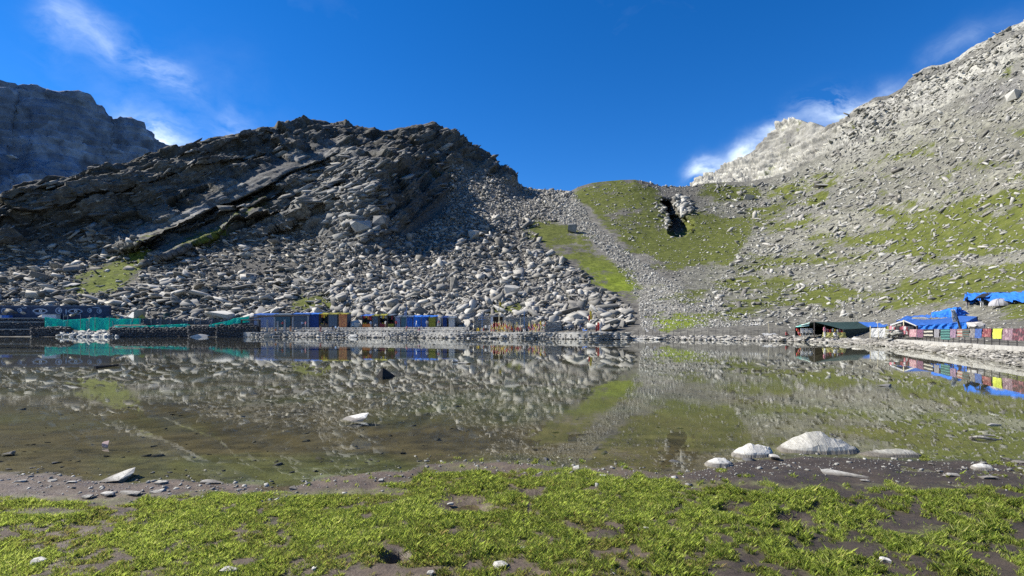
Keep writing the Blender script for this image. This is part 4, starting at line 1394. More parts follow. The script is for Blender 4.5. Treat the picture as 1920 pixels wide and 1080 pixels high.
# pebbles too small to count on the mud
npb = 2200
qx = rng.random(npb) * 2100 - 90
qy = np.interp(qx, [s[0] for s in SH], [s[1] for s in SH]) + rng.normal(8, 16, npb)
Yp = F * (EYE - .02) / (qy - HOR)
Xp = (qx - 960) / F * Yp
zp, dp_ = near_z(Xp, Yp)
L = power(npb, .008, .05, 2.4)
o = merge_rocks('pebbles', np.stack([Xp, Yp, zp + L * .1], -1), np.stack([L * 1.3, L, L * .6], -1), euler_mats(rng.normal(0, .3, npb), rng.normal(0, .3, npb), rng.random(npb) * 6.28), np.clip(rng.normal(.15, .3, npb), 0, 1), M['talus_pale'],
                'small pebbles scattered over the wet mud of the near shore')
# stones and clods on the bed under the shallows
nbd = 900
Yp = 5.6 + 16 * rng.random(nbd) ** 1.6
Xp = (rng.random(nbd) * 2 - 1) * 1.05 * Yp
zp, dp_ = near_z(Xp, Yp)
kp = dp_ < -.05
Xp, Yp, zp = Xp[kp], Yp[kp], zp[kp]
L = power(len(Xp), .02, .16, 2.3)
merge_rocks('bed_clods', np.stack([Xp, Yp, zp + L * .05], -1), np.stack([L * 1.6, L, L * .4], -1), euler_mats(rng.normal(0, .2, len(Xp)), rng.normal(0, .2, len(Xp)), rng.random(len(Xp)) * 6.28), np.clip(rng.normal(.25, .25, len(Xp)), 0, 1), M['wall_dark'],
            'dark clods and stones on the bed under the shallows')

# ------------------------------------------------------------------ built things on the far shore
def fY(arr, px):
    return float(np.interp(px, cx, arr))


def col(name, c, **kw):
    return pmat(name, c, **kw)


T = {k_: col(k_, c_, rough=.8, scale=1.6, trans=tr_) for k_, c_, tr_ in [
    ('tarp_blue', (.035, .13, .44), .12), ('tarp_bright_blue', (.025, .17, .62), .12), ('tarp_navy', (.02, .055, .20), .05), ('tarp_grey_blue', (.24, .30, .46), .15), ('tarp_slate', (.09, .125, .17), .08), ('tarp_teal', (.07, .15, .19), .08),
    ('tarp_olive', (.30, .29, .04), .15), ('tarp_yellow', (.74, .70, .30), .6), ('tarp_white', (.75, .75, .73), .5), ('tarp_green', (.028, .065, .058), .05), ('net_green', (.025, .62, .51), .45), ('net_grey', (.11, .11, .12), .2),
    ('cloth_red', (.50, .05, .05), .1), ('cloth_yellow', (.75, .55, .06), .15), ('cloth_pink', (.55, .2, .24), .1), ('cloth_orange', (.6, .2, .05), .1), ('tent_grey', (.42, .41, .42), .2), ('tent_yellow', (.50, .42, .10), .2), ('cloth_dark', (.03, .03, .035), 0), ('cloth_maroon', (.18, .03, .04), 0)]}
wood = pmat('wood', (.20, .15, .10), (.10, .075, .05), 6)
darkwood = pmat('dark_wood', (.07, .06, .055), (.04, .035, .03), 6)
metal = pmat('grey_metal', (.30, .31, .32), (.2, .2, .2), 4, rough=.5)
bluemetal = pmat('blue_painted_pole', (.05, .16, .38), (.04, .1, .25), 4, rough=.5)
palepole = pmat('pale_pole', (.58, .52, .36), (.42, .36, .22), 5)
iron = pmat('black_iron', (.02, .02, .022), (.035, .03, .028), 5, rough=.5)
concrete = pmat('concrete', (.37, .36, .33), (.25, .24, .22), 2.2, bump=.5)
palestone = pmat('pale_stone', (.38, .37, .34), (.17, .165, .155), .9, bump=.6)
skin = pmat('skin', (.34, .18, .11), (.28, .14, .09), 20)
hair = pmat('hair', (.012, .01, .009), (.02, .016, .014), 20)


def ribbon(name, pxs, front, backf, z0, z1, m_, label, cat, kind=None, top=None):
    """a curved slab along the shore between two distance functions"""
    vs, fs = [], []
    for px in pxs:
        a, b2 = front(px), backf(px)
        vs += [PX(px, a, z0), PX(px, a, z1), PX(px, b2, z1), PX(px, b2, z0)]
    for i in range(len(pxs) - 1):
        k1, k2 = i * 4, i * 4 + 4
        fs += [(k1, k2, k2 + 1, k1 + 1), (k1 + 1, k2 + 1, k2 + 2, k1 + 2), (k1 + 2, k2 + 2, k2 + 3, k1 + 3)]
    n_ = len(pxs) * 4
    fs += [(0, 1, 2, 3), (n_ - 1, n_ - 2, n_ - 3, n_ - 4)]
    mb = MB().add(vs, fs)
    loc = PX(pxs[0], front(pxs[0]), z0)
    return mb.build(name, m_, loc=tuple(loc))


def stone_face(parent, pxs0, pxs1, Yf, z0, z1, w_=.7, name='stonework', m_=None, seed=0, tilt=.08, depth=.35):
    """courses of stones standing proud of a wall face"""
    rr = np.random.default_rng(seed)
    C_pts, SZ = [], []
    hcount = max(1, int(round((z1 - z0) / (w_ * .48))))
    for r_ in range(hcount):
        px = pxs0
        while px < pxs1:
            Y = Yf(px)
            wl_ = w_ * rr.uniform(.5, 1.35)
            dpx = wl_ * F / Y
            hh = (z1 - z0) / hcount
            C_pts.append(PX(px + dpx / 2, Y, z0 + (r_ + .5) * hh + rr.uniform(-.06, .06))[:])
            SZ.append((wl_ * 1.08, depth * rr.uniform(.8, 1.5), hh * rr.uniform(.85, 1.2)))
            px += dpx
    C_pts, SZ = np.array(C_pts), np.array(SZ)
    n_ = len(C_pts)
    o_ = ORIGIN[parent.name] if parent else Vector((0, 0, 0))
    mt_ = euler_mats(rr.normal(0, tilt, n_), rr.normal(0, tilt, n_), rr.normal(0, .12, n_))
    o2 = merge_rocks(name, C_pts - np.array(o_[:]), SZ, mt_, np.clip(rr.normal(.42, .25, n_), 0, 1), m_ or M['talus_dark'], None)
    if parent:
        o2.parent = parent
        if 'label' in o2: del o2['label']
    return o2


def lin(x0, y0, x1, y1):
    return lambda px: y0 + (y1 - y0) * (px - x0) / (x1 - x0)


# stone terraces under the stalls
plat = list(np.linspace(430, 1175, 60))
tr_ = thing('stone_terrace', 'long low pale stone terrace at the water edge in front of the stalls', 'terrace', PX(430, fY(YC, 430) - 9, 0))
o = ribbon('lower_step', plat, lambda p_: fY(YC, p_) - 10.5 + 1.0 * math.sin(p_ * .05), lambda p_: fY(YC, p_) - 3, .1, 1.25, palestone, '', '')
o.parent = tr_
o.matrix_parent_inverse = Matrix.Translation(-Vector(tr_.location))
stone_face(tr_, 470, 1175, lambda p_: fY(YC, p_) - 10.7 + 1.0 * math.sin(p_ * .05), -.1, 1.12, .95, seed=3)
plat2 = list(np.linspace(465, 880, 40))
t2 = thing('stone_terrace', 'upper pale stone step that the tarpaulin stalls stand on', 'terrace', PX(465, fY(YC, 465) - 5, 1.2))
o = ribbon('upper_step', plat2, lambda p_: fY(YC, p_) - 6.0, lambda p_: fY(YC, p_) + 2.5, .9, 2.4, palestone, '', '')
o.parent = t2
o.matrix_parent_inverse = Matrix.Translation(-Vector(t2.location))
for zz_ in (1.62, 2.0):
    o = ribbon('stair_tread', list(np.linspace(475, 875, 36)), lambda p_, q_=zz_: fY(YC, p_) - 6.0 - (2.4 - q_) * 1.2, lambda p_: fY(YC, p_) - 5.98, zz_ - .3, zz_, palestone, '', '')
    o.parent = t2
    o.matrix_parent_inverse = Matrix.Translation(-Vector(t2.location))

stone_face(t2, 465, 880, lambda p_: fY(YC, p_) - 6.05, 2.0, 2.42, .8, seed=14, depth=.3)
stone_face(t2, 470, 880, lambda p_: fY(YC, p_) - 7.0, 1.3, 1.68, .9, name='loose_stones', seed=15, depth=.6, tilt=.2)
stone_face(tr_, 440, 1175, lambda p_: fY(YC, p_) - 9.6, 1.12, 1.36, .9, name='edge_stones', seed=16, depth=1.0, tilt=.06, m_=M['talus_pale'])
# --- stalls
ST_GROUP = 'tarpaulin stalls on the far shore'


def stall(x0, x1, yt, yb, front, roof, label, seed, kind='sheet', depth=3.2, goods=None, roof_over=.25):
    pm = (x0 + x1) / 2
    Y = fY(YC, pm) - 3.6
    a, b2, c_, d_ = PX(x0, Y, 2.4), PX(x1, Y, 2.4), P(x1, yt, Y), P(x0, yt, Y)
    base_ = (a + b2) / 2
    t_ = thing('market_stall', label, 'stall', tuple(base_), ST_GROUP)
    up = Vector((0, depth, .35))
    dn_ = Vector((0, depth, 0))
    for p_, q_ in ((a, d_), (b2, c_), (a + dn_, d_ + up), (b2 + dn_, c_ + up)):
        MB().tube(p_ - Vector((0, 0, .1)), q_, .06, 6).build('post', darkwood, t_)
    ov = Vector((roof_over, 0, 0))
    fo = Vector((0, -.45, -.16))
    MB().sheet(d_ - ov + fo, c_ + ov + fo, c_ + ov + up, d_ - ov + up, 8, 5, wob=.05, sag=.06, seed=seed).build('roof_sheet', T[roof], t_)
    MB().sheet(a + dn_, b2 + dn_, c_ + up, d_ + up, 6, 4, wob=.04, seed=seed + 1).build('back_sheet', T['tarp_slate'], t_)
    MB().sheet(a, a + dn_, d_ + up, d_, 4, 4, wob=.04, seed=seed + 2).build('side_sheet', T['tarp_slate'], t_)
    MB().sheet(b2 + dn_, b2, c_, c_ + up, 4, 4, wob=.04, seed=seed + 3).build('side_sheet', T['tarp_slate'], t_)
    if kind == 'sheet':
        MB().sheet(a + Vector((.05, -.03, .02)), b2 + Vector((-.05, -.03, .02)), c_ + Vector((-.05, -.03, -.05)), d_ + Vector((.05, -.03, -.05)), 12, 7, wob=.03, fold=.05, nf=3, seed=seed + 5).build('front_sheet', front if not isinstance(front, str) else T[front], t_)
    else:
        w_ = (b2 - a).length
        ctr = MB().box((a + b2) / 2 + Vector((0, .5, .42)), (w_ - .1, .9, .84)).build('counter', front if not isinstance(front, str) else T[front], t_)
        rr = random.Random(seed)
        h_ = c_.z - 2.4
        for q_ in range(max(3, int(w_ / .55))):
            xx_ = a.x + .25 + q_ * .52
            if xx_ > b2.x - .2: break
            top = h_ - .12
            ln = rr.uniform(.5, 1.1)
            MB().sheet((xx_, Y + .2, 2.4 + top - ln), (xx_ + .42, Y + .2, 2.4 + top - ln), (xx_ + .42, Y + .2, 2.4 + top), (xx_, Y + .2, 2.4 + top), 3, 3, wob=.03, seed=q_).build('hanging_goods', T[rr.choice(goods)], t_)
        for q_ in range(max(3, int(w_ / .5))):
            xx_ = a.x + .3 + q_ * .5
            if xx_ > b2.x - .3: break
            MB().box((xx_, Y + .45, 2.4 + .84 + .14), (.3, .35, .28), rz=rr.uniform(-.4, .4)).build('goods', T[rr.choice(goods)], ctr)
    return t_


G1 = ['cloth_red', 'cloth_yellow', 'cloth_orange', 'cloth_pink', 'tarp_white']
G2 = ['cloth_orange', 'cloth_maroon', 'cloth_yellow', 'cloth_red']
orange_print = textile('orange_print', (.50, .14, .06), (.62, .30, .10), (.35, .09, .07), 'cell', 3.2)
STALLS = [(476, 514, 589, 613, 'tarp_grey_blue', 'tarp_blue', 'first stall from the green net with a pale grey blue front', 'sheet', None),
          (516, 545, 589, 613, 'tarp_teal', 'tarp_slate', 'dark teal fronted stall beside the pale grey blue one', 'sheet', None),
          (547, 578, 588, 613, 'tarp_slate', 'tarp_blue', 'slate fronted stall with a blue roof behind the timber frame', 'sheet', None),
          (580, 598, 588, 613, 'tarp_navy', 'tarp_bright_blue', 'dark navy stall with a bright blue roof edge', 'sheet', None),
          (600, 615, 588, 613, 'wooden', 'tarp_olive', 'narrow open stall hung with yellow goods beside the navy stall', 'open', ['cloth_yellow', 'cloth_orange', 'cloth_yellow']),
          (616, 633, 588, 613, 'tarp_slate', 'tarp_olive', 'grey sheeted stall right of the narrow open one', 'sheet', None),
          (635, 651, 588, 611, orange_print, 'tarp_olive', 'stall fronted with an orange patterned cloth', 'sheet', None),
          (679, 697, 591, 613, 'cloth_orange', 'tarp_blue', 'open brown stall with an orange counter right of the white rocks', 'open', G2),
          (699, 709, 591, 613, 'tarp_slate', 'tarp_olive', 'narrow grey sheeted stall between two open ones', 'sheet', None),
          (711, 725, 590, 613, 'cloth_maroon', 'tarp_olive', 'open stall with red and white goods under an olive roof', 'open', G1),
          (727, 739, 590, 613, 'tarp_olive', 'tarp_slate', 'dark open stall with an olive counter', 'open', ['cloth_dark', 'cloth_maroon', 'cloth_dark']),
          (741, 751, 593, 613, 'tarp_grey_blue', 'tarp_slate', 'narrow pale blue stall right of the olive counter', 'sheet', None),
          (752, 761, 593, 613, 'tarp_teal', 'tarp_slate', 'narrow dark teal stall left of the blue pole', 'sheet', None),
          (763, 774, 593, 613, 'tarp_blue', 'tarp_slate', 'deep blue stall right of the blue pole', 'sheet', None),
          (775, 789, 593, 613, 'tarp_bright_blue', 'tarp_bright_blue', 'brightest blue stall in the middle of the row', 'sheet', None),
          (790, 802, 593, 613, 'tarp_blue', 'tarp_bright_blue', 'mid blue stall left of the olive yellow one', 'sheet', None),
          (804, 817, 593, 613, 'tarp_olive', 'tarp_bright_blue', 'olive yellow sheeted stall at the end of the blue row', 'sheet', None),
          (830, 838, 594, 613, 'tarp_navy', 'tarp_navy', 'single navy stall apart from the row', 'sheet', None),
          (841, 853, 595, 613, 'tarp_white', 'tarp_slate', 'greyish white stall at the right end of all the stalls', 'sheet', None)]
T['wooden'] = wood
for i, s_ in enumerate(STALLS):
    stall(s_[0], s_[1], s_[2], s_[3], s_[4], s_[5], s_[6], 10 + i * 7, s_[7], goods=s_[8])
# white bundle standing between two stalls
Y = fY(YC, 823) - 3
c = PX(823, Y, 2.4)
mb = MB()
rr = random.Random(4)
mb.hull([c + Vector((rr.uniform(-.6, .6), rr.uniform(-.4, .4), rr.uniform(0, 1))) for _ in range(12)] + [c + Vector((rr.uniform(-.35, .35), rr.uniform(-.2, .2), 2.1)) for _ in range(5)])
tag(mb.build('bundle', T['tarp_white'], loc=tuple(c)), 'white wrapped bundle standing between the olive stall and the navy stall', 'bundle')
for px, w_, lab in [(662, 20, 'white boulder in the gap between the orange stall and the brown stall'), (672, 14, 'smaller white boulder beside the brown stall')]:
    c = PX(px, fY(YC, px) - 1.5, 2.4)
    k_ = c.y / F
    rr = random.Random(px)
    hull_rock([c + Vector((rr.uniform(-.5, .5) * w_ * k_, rr.uniform(-.5, .5) * w_ * k_, rr.uniform(-.1, .75) * w_ * k_)) for _ in range(16)], lab, 'white_rock', 'boulder', 'boulder')

# --- timber frame before the first stalls
def pole_thing(name, px, py0, py1, Y, r, m_, label, cat, group=None, lean=0.0):
    a, b2 = P(px, py0, Y), P(px + lean, py1, Y)
    return tag(MB().tube(a, b2, r, 6, r * .8).build(name, m_, loc=tuple(a)), label, cat, group)


fr2 = thing('timber_frame', 'grey timber frame with long beam standing in front of the blue stalls', 'frame', PX(480, fY(YC, 500) - 8, 1.25))
Yf_ = fY(YC, 510) - 7.5
for px, yt in [(483, 594), (515, 593), (549, 593.5), (578, 592)]:
    MB().box((P(px, yt, Yf_) + PX(px, Yf_, 1.25)) / 2, (.34, .34, P(px, yt, Yf_).z - 1.25)).build('post', metal, fr2)
for (xa, ya, xb, yb) in [(470, 596, 515, 592.5), (483, 593, 549, 593), (515, 592.5, 581, 591)]:
    MB().tube(P(xa, ya, Yf_ - .22), P(xb, yb, Yf_ - .22), .14, 6).build('beam', darkwood, fr2)
fr3 = thing('timber_frame', 'small low timber frame on the dark wall next to the green net', 'frame', PX(470, Yf_, 1.25))
for px, yt in [(453, 600), (487, 600)]:
    MB().box((P(px, yt, Yf_ - 1) + PX(px, Yf_ - 1, 1.2)) / 2, (.36, .36, P(px, yt, Yf_ - 1).z - 1.2)).build('post', darkwood, fr3)
MB().tube(P(452, 600, Yf_ - 1.25), P(489, 600, Yf_ - 1.25), .15, 6).build('beam', darkwood, fr3)
for px, yt, lab in [(501, 599, 'grey stone post on the terrace before the pale blue stall'), (521, 602, 'shorter grey post in front of the dark teal stall'), (534, 599, 'thick grey post in front of the dark teal stall')]:
    a = PX(px, Yf_ - .5, 1.2)
    h_ = P(px, yt, Yf_ - .5).z - 1.2
    tag(MB().box(a + Vector((0, 0, h_ / 2)), (.4, .4, h_), taper=.85).build('post', metal, loc=tuple(a)), lab, 'post')

# --- left: painted wall, terraces, dark dry stone walls, nets
blue_wall = pmat('dark_blue_paint', (.035, .055, .105), (.018, .028, .05), 1.2, bump=.4)
mw_y = 151.0
wl = thing('painted_wall', 'dark blue retaining wall painted with large pale eyes and curls', 'wall', tuple(PX(-60, mw_y, 4.6)))
a, b2 = PX(-130, mw_y, 4.4), P(205, 574.5, mw_y)
MB().box(((a.x + b2.x) / 2, mw_y + .4, (a.z + b2.z) / 2), (b2.x - a.x, .8, b2.z - a.z)).build('wall_face', blue_wall, wl)
MB().box(((a.x + b2.x) / 2, mw_y + .4, b2.z + .12), (b2.x - a.x + .3, 1.0, .22)).build('coping', pmat('slate_coping', (.14, .17, .23), (.08, .1, .14), 2), wl)
pale_paint = pmat('pale_blue_paint', (.30, .36, .45), (.20, .25, .33), 3)
dark_paint = pmat('black_paint', (.012, .013, .018), (.02, .02, .03), 3)
white_paint = pmat('white_paint', (.55, .57, .60), (.4, .42, .45), 3)


def lens(cxp, cyp, w_, h_, m_, off, name, n_=14, ring=0.0, par=None):
    vs, fs = [], []
    c_ = P(cxp, cyp, mw_y - off)
    k_ = mw_y / F
    o_ = [c_ + Vector((math.cos(t_) * w_ / 2 * k_, 0, math.copysign(abs(math.sin(t_)) ** 1.3, math.sin(t_)) * h_ / 2 * k_)) for t_ in np.linspace(0, 2 * math.pi, n_, endpoint=False)]
    if ring:
        i_ = [c_ + (p_ - c_) * ring for p_ in o_]
        MB().add(o_ + i_, [(j, (j + 1) % n_, n_ + (j + 1) % n_, n_ + j) for j in range(n_)]).build(name, m_, wl)
    else:
        return MB().add(o_, [tuple(range(n_))]).build(name, m_, par or wl)


for ex, ey in [(75, 583), (141, 583.5)]:
    eye = lens(ex, ey, 29, 9.5, pale_paint, .012, 'painted_eye')
    lens(ex, ey, 23, 6.0, dark_paint, .018, 'eye_white', par=eye)
    lens(ex + 1, ey, 6.5, 5.4, white_paint, .024, 'iris', par=eye)
    lens(ex + 1, ey, 2.8, 2.8, dark_paint, .030, 'pupil', par=eye)
    lens(ex, ey + 5.5, 20, 2.2, pale_paint, .012, 'painted_brow')
for ex, ey, r_ in [(110, 582.5, 13), (37, 582, 9), (186, 583, 10), (168, 582, 9), (8, 583, 12), (-30, 583, 12)]:
    lens(ex, ey, r_, r_ * .95, pale_paint, .012, 'painted_curl', ring=.72)
    lens(ex + 1, ey, r_ * .4, r_ * .45, pale_paint, .012, 'painted_dot')
lens(45, 577, 10, 3, pale_paint, .012, 'painted_curl', ring=.6)
lens(124, 584, 3, 10, pale_paint, .012, 'painted_stroke')
lens(180, 576.5, 16, 1.5, pale_paint, .012, 'painted_stroke')
# stone terrace below the painted wall
tw = thing('terrace_wall', 'dark stone terrace wall with pale ledges below the painted wall', 'wall', tuple(PX(-100, 146, 0)))
for z0, z1, Yq in [(-.5, 1.9, 142.0), (1.5, 3.9, 146.0), (3.5, 5.0, 148.5)]:
    xl, xr = PX(-140, Yq, 0).x, PX(88 if z0 > 1 else 60, Yq, 0).x
    MB().box(((xl + xr) / 2, Yq + 2, (z0 + z1) / 2), (xr - xl, 4, z1 - z0)).build('core', M['wall_dark'], tw)
    MB().box(((xl + xr) / 2, Yq + .35, z1 + .08), (xr - xl + .3, 1.1, .2)).build('ledge', palestone, tw)
    stone_face(tw, -140, 88 if z0 > 1 else 60, lambda p_, q_=Yq: q_ - .02, z0, z1, .9, m_=M['wall_dark'], seed=int(Yq))
a = PX(96, 147, 0)
MB_ = thing('white_plinth', 'low white masonry plinth below the painted eyes', 'plinth', (a.x, 149.5, 4.8))
MB().box((P(96, 594, 149.3)), (4.0, 1.4, 1.3)).build('block', white_paint, MB_)
MB().box((P(96, 589.6, 149.3)), (4.3, 1.6, .18)).build('cap', concrete, MB_)
a = P(12, 594.5, 149.2)
MB_ = thing('water_tank', 'small blue box shaped tank on the ledge at the far left', 'tank', (a.x, a.y, 5.0))
MB().box(a + Vector((0, 0, -.1)), (2.4, 1.2, 1.2)).build('tank_body', T['tarp_blue'], MB_)
MB().box(a + Vector((-.95, -.62, -.05)), (.35, .06, 1.1)).build('label_strip', white_paint, MB_)

for (xa, xb, yt, Yq, lab, sd_) in [(57, 128, 615, 139.5, 'dark dry stone wall at the water edge under the first green net', 5), (205, 352, 616.5, 137.5, 'long dark dry stone wall under the sagging green net', 6), (352, 402, 613, 136.5, 'taller dark stone wall left of the bright green net', 7),
                                    (405, 482, 611, 134.5, 'dark stone wall sloping under the bright green net and small frame', 8)]:
    zt = P(0, yt, Yq).z
    t_ = thing('dry_stone_wall', lab, 'wall', tuple(PX(xa, Yq, -.3)), 'dark dry stone walls along the left shore')
    xl, xr = PX(xa, Yq, 0).x, PX(xb, Yq, 0).x
    MB().box(((xl + xr) / 2, Yq + .9, zt / 2 - .3), (xr - xl, 1.6, zt + .5)).build('core', M['wall_dark'], t_)
    stone_face(t_, xa, xb, lambda p_, q_=Yq: q_ + .05, -.2, zt, .75, m_=M['wall_dark'], seed=sd_, depth=.5, tilt=.14)
    stone_face(t_, xa, xb, lambda p_, q_=Yq: q_ + .8, zt - .1, zt + .4, .8, name='top_stones', m_=M['wall_dark'], seed=sd_ + 20, depth=1.2, tilt=.2)
# pale boulder pile
rr = np.random.default_rng(5)
npile = 170
ppx = 112 + 108 * rr.random(npile)
pt = rr.random(npile)
hh_ = np.interp(ppx, [108, 130, 160, 205, 222], [617, 622, 621.5, 620, 616])
Yp = 136.5 + pt * 5
zz_ = (EYE + (HOR - hh_) / F * 139) * pt * .9 + .0
L = .5 + .9 * rr.random(npile)
merge_rocks('boulder_pile', np.stack([(ppx - 960) / F * Yp, Yp, zz_], -1), np.stack([L * 1.4, L, L * .75], -1), euler_mats(rr.normal(0, .4, npile), rr.normal(0, .4, npile), rr.random(npile) * 6.28), np.clip(rr.normal(.75, .2, npile), 0, 1), M['talus_pale'],
            'pile of pale boulders spilling into the lake between the dark walls')
for px, py, w_, h_, lab in [(376, 632.5, 38, 7, 'pale flat boulder half in the water below the dark walls'), (338, 632, 14, 5, 'small dark boulder beside the pale flat one at the water'), (505, 631.5, 18, 7, 'white boulder at the water edge before the small frame'),
                            (585, 631, 20, 6, 'pale boulder at the foot of the terrace under the navy stall'), (664, 630, 22, 6, 'white boulder at the water edge below the gap in the stalls'), (945, 633, 15, 7, 'white boulder in the water below the flag poles'), (1000, 633, 22, 10, 'white pointed boulder below the second group of flag poles'),
                            (1052, 632, 8, 8, 'pale upright stone at the water edge right of the flag poles'), (1136, 631, 36, 15, 'large pale leaning boulder at the water edge left of the green mound'), (1472 - 275, 634, 30, 5, 'flat white stone in the water left of the green mound'), (1235, 634, 30, 5, 'long flat white stone in the water below the green mound')]:
    Yq = fY(YA, px) + .3
    c = PX(px, Yq, 0)
    k_ = Yq / F
    rr2 = random.Random(px)
    hull_rock([c + Vector((rr2.uniform(-.5, .5) * w_ * k_, rr2.uniform(-.4, .4) * w_ * k_, rr2.uniform(-.3, 1) * h_ * k_)) for _ in range(18)], lab, 'wet_rock' if 'dark' in lab[:12] else 'boulder' if 'leaning' in lab or 'pale boulder' in lab else 'white_rock', 'boulder', 'boulder')


def net(x0, x1, tops, bots, Yq, m_, label, posts, seed, group, pm=metal, ptop=None):
    """a run of netting tied to posts; tops/bots: (px, py)"""
    t_ = thing('net_fence', label, 'net fence', tuple(P(x0, bots[0][1], Yq)), group)
    nu = max(10, int((x1 - x0) / 3))
    us = np.linspace(x0, x1, nu + 1)
    rr2 = np.random.default_rng(seed)
    vs, fs = [], []
    nv = 5
    for j in range(nv + 1):
        for i, px in enumerate(us):
            tp, bt = np.interp(px, [q[0] for q in tops], [q[1] for q in tops]), np.interp(px, [q[0] for q in bots], [q[1] for q in bots])
            py = bt + (tp - bt) * j / nv
            vs.append(P(px, py, Yq + .25 * math.sin(px * .25) * (1 - j / nv) + rr2.uniform(-.07, .07)))
    k1 = len(vs)
    vs += [v_ + Vector((0, .02, 0)) for v_ in vs]
    for j in range(nv):
        for i in range(nu):
            q_ = j * (nu + 1) + i
            fs.append((q_, q_ + 1, q_ + nu + 2, q_ + nu + 1))
            fs.append((k1 + q_ + nu + 1, k1 + q_ + nu + 2, k1 + q_ + 1, k1 + q_))
    MB().add(vs, fs).build('netting', m_, t_)
    for px, yt, yb, ln in posts:
        MB().tube(P(px, yb, Yq - .1), P(px + ln, yt, Yq - .1), .07, 6).build('post', pm, t_)
    return t_


NGp = 'net fences along the left shore'
net(84, 264, [(84, 594), (120, 600), (150, 598), (165, 597), (178, 594.5), (190, 597), (205, 595.5), (220, 598), (264, 597)], [(84, 613.5), (110, 616), (135, 618), (160, 621), (200, 620), (215, 609), (264, 608)], 142.5, T['net_green'], 'largest sagging green net tied to thin posts on the left shore',
    [(119, 588.5, 600, 0), (127, 591, 614, 0), (124, 602, 615, 0), (151, 589, 616, 0), (166, 592, 620, 2), (163, 602, 617, 0), (178, 590, 618, 0), (205, 595, 617, 0), (213, 602, 616, -2), (246, 596, 616, 3), (262, 596, 608, 0)], 1, NGp)
net(215, 357, [(215, 611), (245, 611.5), (290, 610), (330, 608), (352, 607), (357, 610)], [(215, 615.5), (250, 616), (300, 614), (345, 613.5), (357, 612.5)], 140.5, T['net_green'], 'low narrow green net stretched along the dark wall', [(300, 606, 615, 0), (352, 605, 614, 0)], 2, NGp)
net(385, 468, [(385, 612), (396, 608), (425, 602), (440, 596.5), (460, 594), (467, 592)], [(385, 613), (400, 619), (410, 618), (425, 610), (445, 606), (467, 604)], 137, T['net_green'], 'bright green net rising to the stalls, right of the dark wall', [(396, 602, 616, 0), (467, 591, 606, 0)], 3, NGp)
net(263, 478, [(263, 597), (300, 598), (320, 599), (345, 600), (375, 601), (398, 597), (412, 600), (430, 597), (445, 595), (478, 596)], [(263, 609), (320, 609), (400, 609), (478, 609)], 145, T['net_grey'], 'grey net fence on thin poles in front of the broad pale rock',
    [(284, 591, 611, -1), (302, 590, 610, 0), (320, 593, 610, 0), (351, 592, 610, 0), (365, 592, 608, 0), (376, 593, 611, 0), (398, 590, 610, 0), (420, 594, 608, 0), (428, 594, 607, 0)], 4, NGp)

# yellow ridge tent
def ridge_tent(name, label, A0, B0, A1, B1, R0, R1, wall_h, mroof, mgable, seed, cat='tent', gable=True, front_wall=None, group=None):
    """A/B: eaves at the front (0) and far (1) gable, R: ridge ends; walls drop from the eaves"""
    base_ = (A0 + B0) / 2
    base_.z -= wall_h
    t_ = thing(name, label, cat, tuple(base_), group)
    MB().sheet(A0, A1, R1, R0, 8, 5, wob=.02, sag=.05, seed=seed).build('roof_sheet', mroof, t_)
    MB().sheet(B1, B0, R0, R1, 8, 5, wob=.02, sag=.05, seed=seed + 1).build('roof_sheet', mroof, t_)
    d = Vector((0, 0, -wall_h))
    if gable:
        MB().add([A0 + d, B0 + d, B0, R0, A0], [(0, 1, 2, 3, 4)]).build('gable', mgable, t_)
    MB().add([A1 + d, B1 + d, B1, R1, A1], [(4, 3, 2, 1, 0)]).build('gable', mgable, t_)
    for p_ in (A0, B0, A1, B1):
        MB().tube(p_ + d - Vector((0, 0, .1)), p_, .05, 6).build('post', darkwood, t_)
    if front_wall:
        MB().sheet(B0 + d, B1 + d, B1, B0, 10, 4, wob=.03, fold=.04, seed=seed + 4).build('wall_sheet', front_wall, t_)
        MB().sheet(A1 + d, A0 + d, A0, A1, 10, 4, wob=.03, fold=.04, seed=seed + 6).build('wall_sheet', front_wall, t_)
    return t_


Yq = 150
ridge_tent('ridge_tent', 'small yellow ridge tent with a white roof on the left bank', P(250, 596, Yq), P(273, 596, Yq), P(238, 596, Yq + 3), P(263, 596, Yq + 3), P(262, 583.5, Yq), P(248, 585, Yq + 3), .2, T['tarp_white'], T['tent_yellow'], 3)
c = P(313, 597, 152)
MB_ = thing('barrel', 'dark green barrel between the yellow tent and the grey net', 'barrel', tuple(c - Vector((0, 0, 1.2))))
MB().tube(c - Vector((0, 0, 1.2)), c + Vector((0, 0, 1.4)), .8, 12).build('barrel_body', T['tarp_green'], MB_)
for z_ in (-.5, .5):
    MB().tube(c + Vector((0, 0, z_ - .05)), c + Vector((0, 0, z_ + .05)), .85, 12).build('hoop', metal, MB_)

